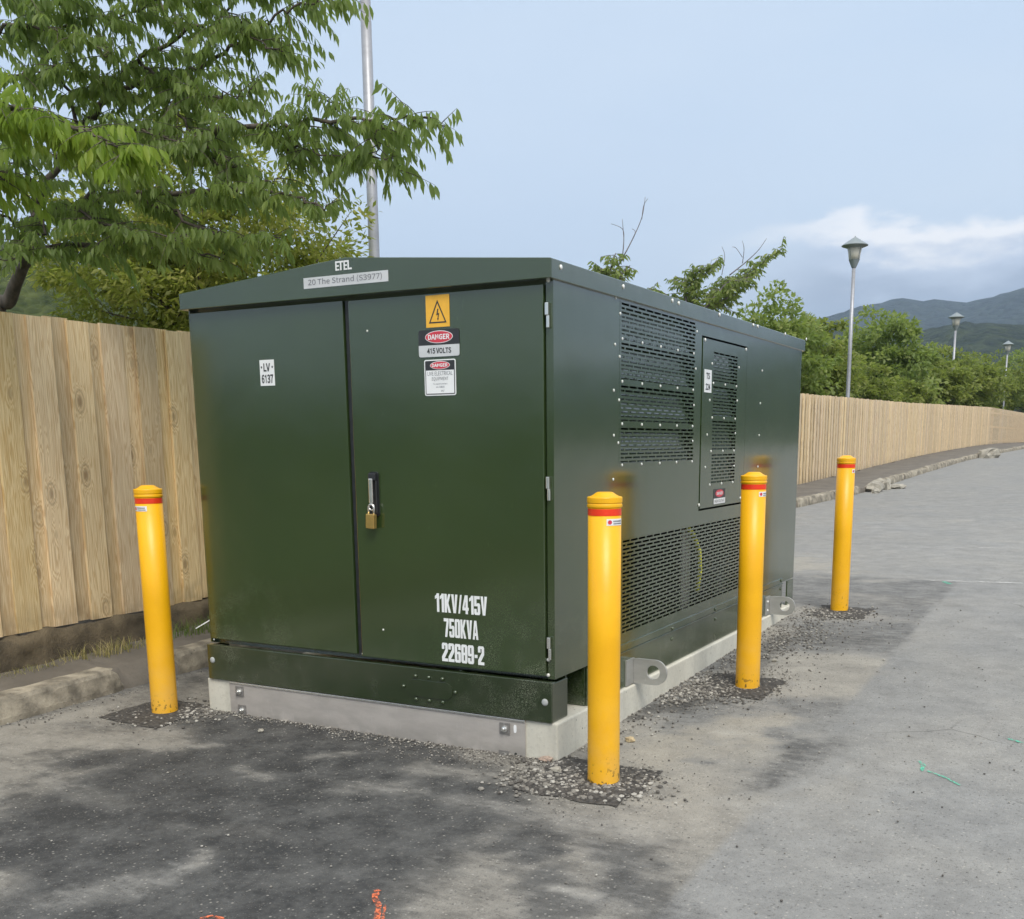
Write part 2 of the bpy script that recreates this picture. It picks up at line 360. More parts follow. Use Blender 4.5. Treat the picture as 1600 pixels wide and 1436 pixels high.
# ------------------------------------------------------------------ ground sheet (one sheet to the horizon)
def build_ground():
    def axis(a, b, step, lo, hi):
        c = list(np.arange(a, b + 1e-6, step)); s = step; x = b
        while x < hi:
            s *= 1.09; x += s; c.append(x)
        s = step; x = a; pre = []
        while x > lo:
            s *= 1.09; x -= s; pre.append(x)
        return np.array(pre[::-1] + c)
    xs = axis(-3.0, 3.4, .035, -2350, 2350); ys = axis(-2.6, 7.0, .045, -2350, 2350)
    X, Y = np.meshgrid(xs, ys)
    gy = np.vectorize(gh)(ys)
    Z = np.repeat(gy[:, None], len(xs), 1)
    Z = np.where(Y < -30, gh(-30), Z)
    P = np.stack([X, Y, Z], -1).reshape(-1, 3)
    rng = np.random.RandomState(3)
    def nz(sc, seed, oct=4, st=(1, 1)):
        out = np.zeros(X.shape); amp = 1; tot = 0
        r = np.random.RandomState(seed)
        for o in range(oct):
            G = r.rand(64, 64)
            u = X * sc * st[0] + 11.3 * (o + 1); v = Y * sc * st[1] + 5.7 * (o + 1)
            i = np.floor(u).astype(int); j = np.floor(v).astype(int); fu = u - i; fv = v - j
            fu = fu * fu * (3 - 2 * fu); fv = fv * fv * (3 - 2 * fv)
            g = lambda a, b: G[a % 64, b % 64]
            out += amp * ((g(i, j) * (1 - fu) + g(i + 1, j) * fu) * (1 - fv) + (g(i, j + 1) * (1 - fu) + g(i + 1, j + 1) * fu) * fv)
            tot += amp; amp *= .5; sc *= 2
        return out / tot
    def sm(v, a, b):
        t = np.clip((v - a) / (b - a), 0, 1); return t * t * (3 - 2 * t)
    # albedo tone 0..1 (0 fresh dark asphalt, 1 pale dusty surface) and dust warmth 0..1
    n1 = nz(1.7, 1); n2 = nz(5.0, 2); n3 = nz(.6, 5); n4 = nz(14, 9, 3); n5 = nz(3.6, 31, 5, (1.0, 1.6))
    tone = .60 + .22 * (n3 - .5) + .20 * (n1 - .5)
    warm = .10 + .4 * (n1 - .5)
    edge = .98 + .10 * (nz(2.2, 7) - .5) + .04 * (n2 - .5)
    trench = sm(edge - X, -.015, .03) * sm(5.95 + .1 * (n2 - .5) - Y, -.02, .04) * sm(X, -3.4, -3.2)
    dusty = sm(nz(1.1, 21, 5), .42, .62)
    tone_t = .12 + .30 * dusty + .26 * sm(Y + X * .5, -.1, .9) + .16 * (n2 - .5)
    tone = tone * (1 - trench) + tone_t * trench
    warm = warm * (1 - trench) + (.10 + .5 * dusty) * trench
    def stroke(a, b, w, val, wm, k=1.0, soft=.5):
        nonlocal tone, warm
        ax, ay = a; bx, by = b; dx, dy = bx - ax, by - ay; L2 = dx * dx + dy * dy + 1e-9
        t = np.clip(((X - ax) * dx + (Y - ay) * dy) / L2, 0, 1)
        dd = np.hypot(X - ax - t * dx, Y - ay - t * dy) + 2.0 * w * (n2 - .5) + 1.5 * w * (n4 - .5) + 1.2 * w * (n5 - .5) + .05 * (n5 - .5)
        m = k * (1 - sm(dd, w * (.2), w * (1 + soft))) * (.75 + .7 * np.clip(n5, .2, .9) - .1)
        m = np.clip(m, 0, 1)
        tone = tone * (1 - m) + val * m; warm = warm * (1 - m) + wm * m
    # dark fresh asphalt of the front left
    stroke((-1.467,-1.618), (-0.926,-1.147), .35, .06, .1, .85)
    stroke((-1.970,-0.938), (-0.741,-0.271), .14, .07, .1, .8)
    stroke((-1.563,-0.080), (-0.199,-0.265), .10, .10, .2, .8)
    stroke((-0.404,-1.047), (0.328,-0.964), .16, .14, .1, .75)
    stroke((0.284,-0.791), (0.693,-1.281), .10, .14, .1, .7)
    stroke((0.676,-0.859), (0.941,-1.209), .12, .22, .1, .7)
    stroke((-0.811,-1.904), (-0.662,-1.615), .12, .5, .3, .6)
    # dust trails
    stroke((-2.776,-0.753), (-2.638,-0.329), .10, .62, .6, .9)
    stroke((-2.622,-0.861), (-1.611,-0.512), .06, .55, .6, .7)
    stroke((-1.230,-0.695), (-0.992,-0.751), .03, .62, .6, .55)
    stroke((-1.033,-0.456), (-0.878,-0.283), .04, .55, .5, .5)
    stroke((-0.605,-0.633), (0.667,-0.610), .09, .50, .4, .6)
    stroke((-0.478,-0.347), (-0.057,-0.290), .09, .52, .5, .6)
    stroke((-0.665,-1.436), (-0.622,-1.537), .03, .70, .6, .6)
    stroke((-1.973,-1.133), (-1.298,-1.260), .05, .36, .4, .6)
    stroke((0.602,-1.148), (0.735,-1.162), .028, .85, .5, .6)
    stroke((-1.006,-1.331), (-0.581,-1.200), .05, .36, .4, .5)
    stroke((0.378,0.144), (0.691,1.063), .17, .74, .9, .85)
    stroke((0.703,-0.382), (0.733,0.406), .17, .68, .7, .8)
    stroke((0.242,-0.282), (0.654,0.040), .08, .72, .7, .8)
    stroke((0.892,-0.180), (1.258,0.191), .09, .62, .5, .6)
    stroke((0.518,0.683), (0.666,0.716), .02, .98, .6, .9)
    # dark bands of the trench to the right
    stroke((-0.099,4.386), (0.836,4.762), .22, .38, .3, .8)
    stroke((0.293,2.919), (0.913,3.182), .16, .32, .2, .85)
    stroke((0.076,0.786), (0.236,1.194), .10, .16, .4, .8)
    stroke((0.930,0.039), (1.049,0.758), .10, .28, .2, .7)
    stroke((0.522,2.206), (0.887,2.274), .10, .42, .6, .7)
    stroke((0.296,1.441), (0.197,3.111), .09, .22, .5, .7)
    # pale older surface with skid and scrape lines
    for k_ in range(26):
        y0 = rng.uniform(1.0, 16); x0 = rng.uniform(.9, 6) if y0 < 6 else rng.uniform(-2, 6); L_ = rng.uniform(.3, 1.6)
        stroke((x0, y0), (x0 + L_, y0 - L_ * rng.uniform(.0, .25)), rng.uniform(.012, .035), rng.choice([.95, .9, .35]), .4, rng.uniform(.4, .8))
    stroke((1.1, -.2), (2.4, 3.0), .18, .72, .3, .5)
    stroke((-2.2, 8.2), (-.3, 6.2), .35, .78, .9, .6)
    stroke((-2.6, 12), (-1.6, 6.2), .5, .66, .8, .5)
    far = sm(Y, 6, 16) * (1 - sm(X, 40, 60))
    tone = tone * (1 - .5 * far) + (.52) * .5 * far
    land = np.maximum(sm(-X, 3.45, 3.6), np.maximum(sm(X, 45, 47), np.maximum(sm(Y, 110, 112), sm(-Y, 40, 42))))
    ny, nx = X.shape
    I = np.arange(ny * nx).reshape(ny, nx)
    F = np.stack([I[:-1, :-1], I[:-1, 1:], I[1:, 1:], I[1:, :-1]], -1).reshape(-1, 4)
    me = bpy.data.meshes.new('ground')
    me.vertices.add(len(P)); me.vertices.foreach_set('co', P.ravel())
    me.loops.add(F.size); me.loops.foreach_set('vertex_index', F.ravel())
    me.polygons.add(len(F)); me.polygons.foreach_set('loop_start', np.arange(0, F.size, 4)); me.polygons.foreach_set('loop_total', np.full(len(F), 4))
    me.update(calc_edges=True); me.validate()
    for nm, a in (('tone', tone), ('warm', warm), ('land', land)):
        at = me.attributes.new(nm, 'FLOAT', 'POINT'); at.data.foreach_set('value', np.clip(a, 0, 1).ravel().astype(np.float32))
    m, t, b = newmat('asphalt'); n = N(t)
    g = n('ShaderNodeNewGeometry').outputs['Position']
    A = lambda s: n('ShaderNodeAttribute', attribute_name=s).outputs['Fac']
    tn, wmn, ld = A('tone'), A('warm'), A('land')
    mot = n.noise(g, 6, 8, .62); mid = n.noise(g, 38, 6, .6); agg = n.noise(g, 230, 3, .7)
    tn2 = n.math('ADD', tn, n.math('MULTIPLY', n.math('SUBTRACT', mot, .5), .85))
    tn2 = n.math('ADD', tn2, n.math('MULTIPLY', n.math('SUBTRACT', mid, .5), .42), True)
    grit = n.math('ADD', n.math('MULTIPLY', n.noise(n.mapping(g, (1, 2.2, 1), (0, 0, .35)), 9, 10, .72), .75), n.math('MULTIPLY', agg, .25))
    crisp = n.ramp(n.math('ADD', tn, n.math('MULTIPLY', n.math('SUBTRACT', grit, .5), 1.25)), .22, .50)
    tn2 = n.math('ADD', n.math('MULTIPLY', tn2, .66), n.math('MULTIPLY', n.math('MULTIPLY', crisp, .60), .38), True)
    tn2 = n.math('ADD', tn2, .02, True)
    col = n.mix(tn2, (.034, .036, .038), (.375, .378, .37))
    colw = n.mix(tn2, (.046, .043, .040), (.46, .425, .355))
    col = n.mix(wmn, col, colw)
    vo = n('ShaderNodeTexVoronoi', {'Vector': g, 'Scale': 120.0})
    st = n.math('MULTIPLY', n.ramp(vo.outputs['Distance'], .45, .2), n.ramp(n('ShaderNodeSeparateColor', {0: vo.outputs['Color']}).outputs[0], .55, .9))
    col = n.mix(n.math('MULTIPLY', st, n.math('SUBTRACT', .42, n.math('MULTIPLY', tn2, .25))), col, (.24, .235, .22))
    pit = n.math('MULTIPLY', n.ramp(agg, .46, .30), .5)
    col = n.mix(pit, col, (.03, .03, .032))
    sp2 = n('ShaderNodeTexVoronoi', {'Vector': g, 'Scale': 17.0})
    spots = n.math('MULTIPLY', n.ramp(sp2.outputs['Distance'], .10, .05), n.ramp(n('ShaderNodeSeparateColor', {0: sp2.outputs['Color']}).outputs[1], .62, .7))
    col = n.mix(n.math('MULTIPLY', spots, .7), col, n.mix(n('ShaderNodeSeparateColor', {0: sp2.outputs['Color']}).outputs[2], (.03, .03, .03), (.5, .48, .44)))
    ck = n('ShaderNodeTexVoronoi', {'Vector': n.mix(.16, g, n('ShaderNodeTexNoise', {'Vector': g, 'Scale': 2.5, 'Detail': 6.0}).outputs['Color']), 'Scale': .75}, feature='DISTANCE_TO_EDGE').outputs['Distance']
    ckm = n.math('MULTIPLY', n.ramp(ck, .005, .001), n.math('MULTIPLY', n.ramp(n.noise(g, .7, 3), .5, .6), n.ramp(n('ShaderNodeSeparateXYZ', {0: g}).outputs[0], .9, 1.3)))
    col = n.mix(n.math('MULTIPLY', ckm, .4), col, (.05, .048, .045))
    sp3 = n('ShaderNodeTexVoronoi', {'Vector': g, 'Scale': 62.0})
    s3 = n.math('MULTIPLY', n.ramp(sp3.outputs['Distance'], .34, .18), n.ramp(n('ShaderNodeSeparateColor', {0: sp3.outputs['Color']}).outputs[0], .72, .86))
    col = n.mix(n.math('MULTIPLY', s3, .45), col, (.46, .44, .40))
    s4 = n.math('MULTIPLY', n.ramp(sp3.outputs['Distance'], .40, .2), n.ramp(n('ShaderNodeSeparateColor', {0: sp3.outputs['Color']}).outputs[1], .78, .9))
    col = n.mix(n.math('MULTIPLY', s4, .5), col, (.05, .05, .052))
    gcol = n.mix(n.ramp(n.noise(g, 2, 6), .3, .7), (.045, .06, .022), (.09, .10, .04))
    col = n.mix(ld, col, gcol)
    h = n.math('ADD', n.math('MULTIPLY', agg, .5), n.math('ADD', n.math('MULTIPLY', mid, .8), n.math('MULTIPLY', st, .5)))
    setb(t, b, color=col, rough=n.math('SUBTRACT', .92, n.math('MULTIPLY', n.math('SUBTRACT', 1, tn2), .15)), normal=n.bump(h, .004), spec=.3)
    me.materials.append(m)
    me.polygons.foreach_set('use_smooth', [True] * len(me.polygons))
    o = link(bpy.data.objects.new('car_park_ground', me)); tag(o, kind='structure')
build_ground()

# ------------------------------------------------------------------ hills
def hill_mat(name, a, b_, sc):
    m, t, b = newmat(name); n = N(t)
    g = n('ShaderNodeNewGeometry').outputs['Position']
    f = n.noise(g, sc, 6, .6); v = n('ShaderNodeTexVoronoi', {'Vector': g, 'Scale': sc * 3.0}).outputs['Distance']
    q = n.math('ADD', n.math('MULTIPLY', f, .7), n.math('MULTIPLY', v, .35))
    setb(t, b, color=n.mix(n.ramp(q, .35, .8), a, b_), rough=.95, spec=.1, normal=n.bump(n.math('SUBTRACT', f, v), 1.6 / sc * .2))
    return m
fh = Vector((-cb.x, -cb.y, 0)).normalized(); rh = Vector((fh.y, -fh.x, 0))
def hill_ring(name, D, depth, pts, other, seed, mat, na=720, nr=26, rough=.03):
    # pts: (bearing in degrees right of the view, slope of the ridge line); the ring goes on all round
    ks = sorted(pts)
    vs = []; 
    for i in range(na):
        a = -180 + 360 * i / na
        w = Vector((cos(radians(a)), sin(radians(a)), 0))
        nn = mnoise.fractal(w * 3.0 + Vector((seed, 0, 0)), .9, 2.1, 5)
        base = other * (1 + .45 * nn)
        if ks[0][0] <= a <= ks[-1][0]:
            e_ = np.interp(a, [k[0] for k in ks], [k[1] for k in ks])
        elif a < ks[0][0]:
            t_ = min(1, (ks[0][0] - a) / 25); e_ = ks[0][1] * (1 - t_) + base * t_
        else:
            t_ = min(1, (a - ks[-1][0]) / 25); e_ = ks[-1][1] * (1 - t_) + base * t_
        dr = fh * cos(radians(a)) + rh * sin(radians(a))
        for j in range(nr):
            s_ = j / (nr - 1); r = D - depth + depth * 1.35 * s_
            prof = sin(min(1, s_ * 1.35) * pi / 2) ** 1.3 if s_ * 1.35 <= 1 else cos((s_ * 1.35 - 1) * 3.2)
            H = e_ * D
            p = CAM + dr * r
            nz_ = mnoise.fractal(Vector((p.x, p.y, 0)) * (7.0 / D), .8, 2.2, 6) * H * .22 * (1 - prof ** 6)
            bumpn = mnoise.fractal(Vector((p.x, p.y, 5)) * (70.0 / D), .6, 2.0, 4) * D * rough * .07
            vs.append((p.x, p.y, 1.38 + (H * .965 * prof) + nz_ * prof + bumpn * min(1, prof * 3) if prof > .02 else -3))
    fs = [(i * nr + j, ((i + 1) % na) * nr + j, ((i + 1) % na) * nr + j + 1, i * nr + j + 1) for i in range(na) for j in range(nr - 1)]
    o = mesh_obj(name, vs, fs, mat, smooth=True); tag(o, kind='structure'); return o
HM1 = hill_mat('far_forest', (.012, .022, .018), (.034, .050, .034), .02)
HM2 = hill_mat('mid_forest', (.014, .024, .012), (.05, .066, .026), .05)
HM3 = hill_mat('near_hill_scrub', (.035, .050, .016), (.085, .105, .035), .35)
hill_ring('far_hills', 2000, 1000, [(-30, .085), (-12, .088), (0, .085), (8, .085), (12, .095), (14.6, .106), (16.3, .115), (17.8, .118), (20, .117), (21.2, .1135), (22.1, .119), (23.4, .125), (24.5, .128), (30, .135)], .05, 3.0, HM1)
hill_ring('wooded_hills', 850, 500, [(-30, .06), (0, .07), (12, .095), (14.6, .098), (16.5, .092), (18.5, .090), (20.4, .097), (22, .095), (24.5, .091), (30, .10)], .032, 8.0, HM2, rough=.045)
hill_ring('near_green_hill', 190, 120, [(-60, .16), (-40, .19), (-30, .17), (-27, .162), (-25, .158), (-22, .135), (-18, .10), (-13, .03), (-8, .0), (170, 0)], .0, 5.0, HM3, rough=.03)

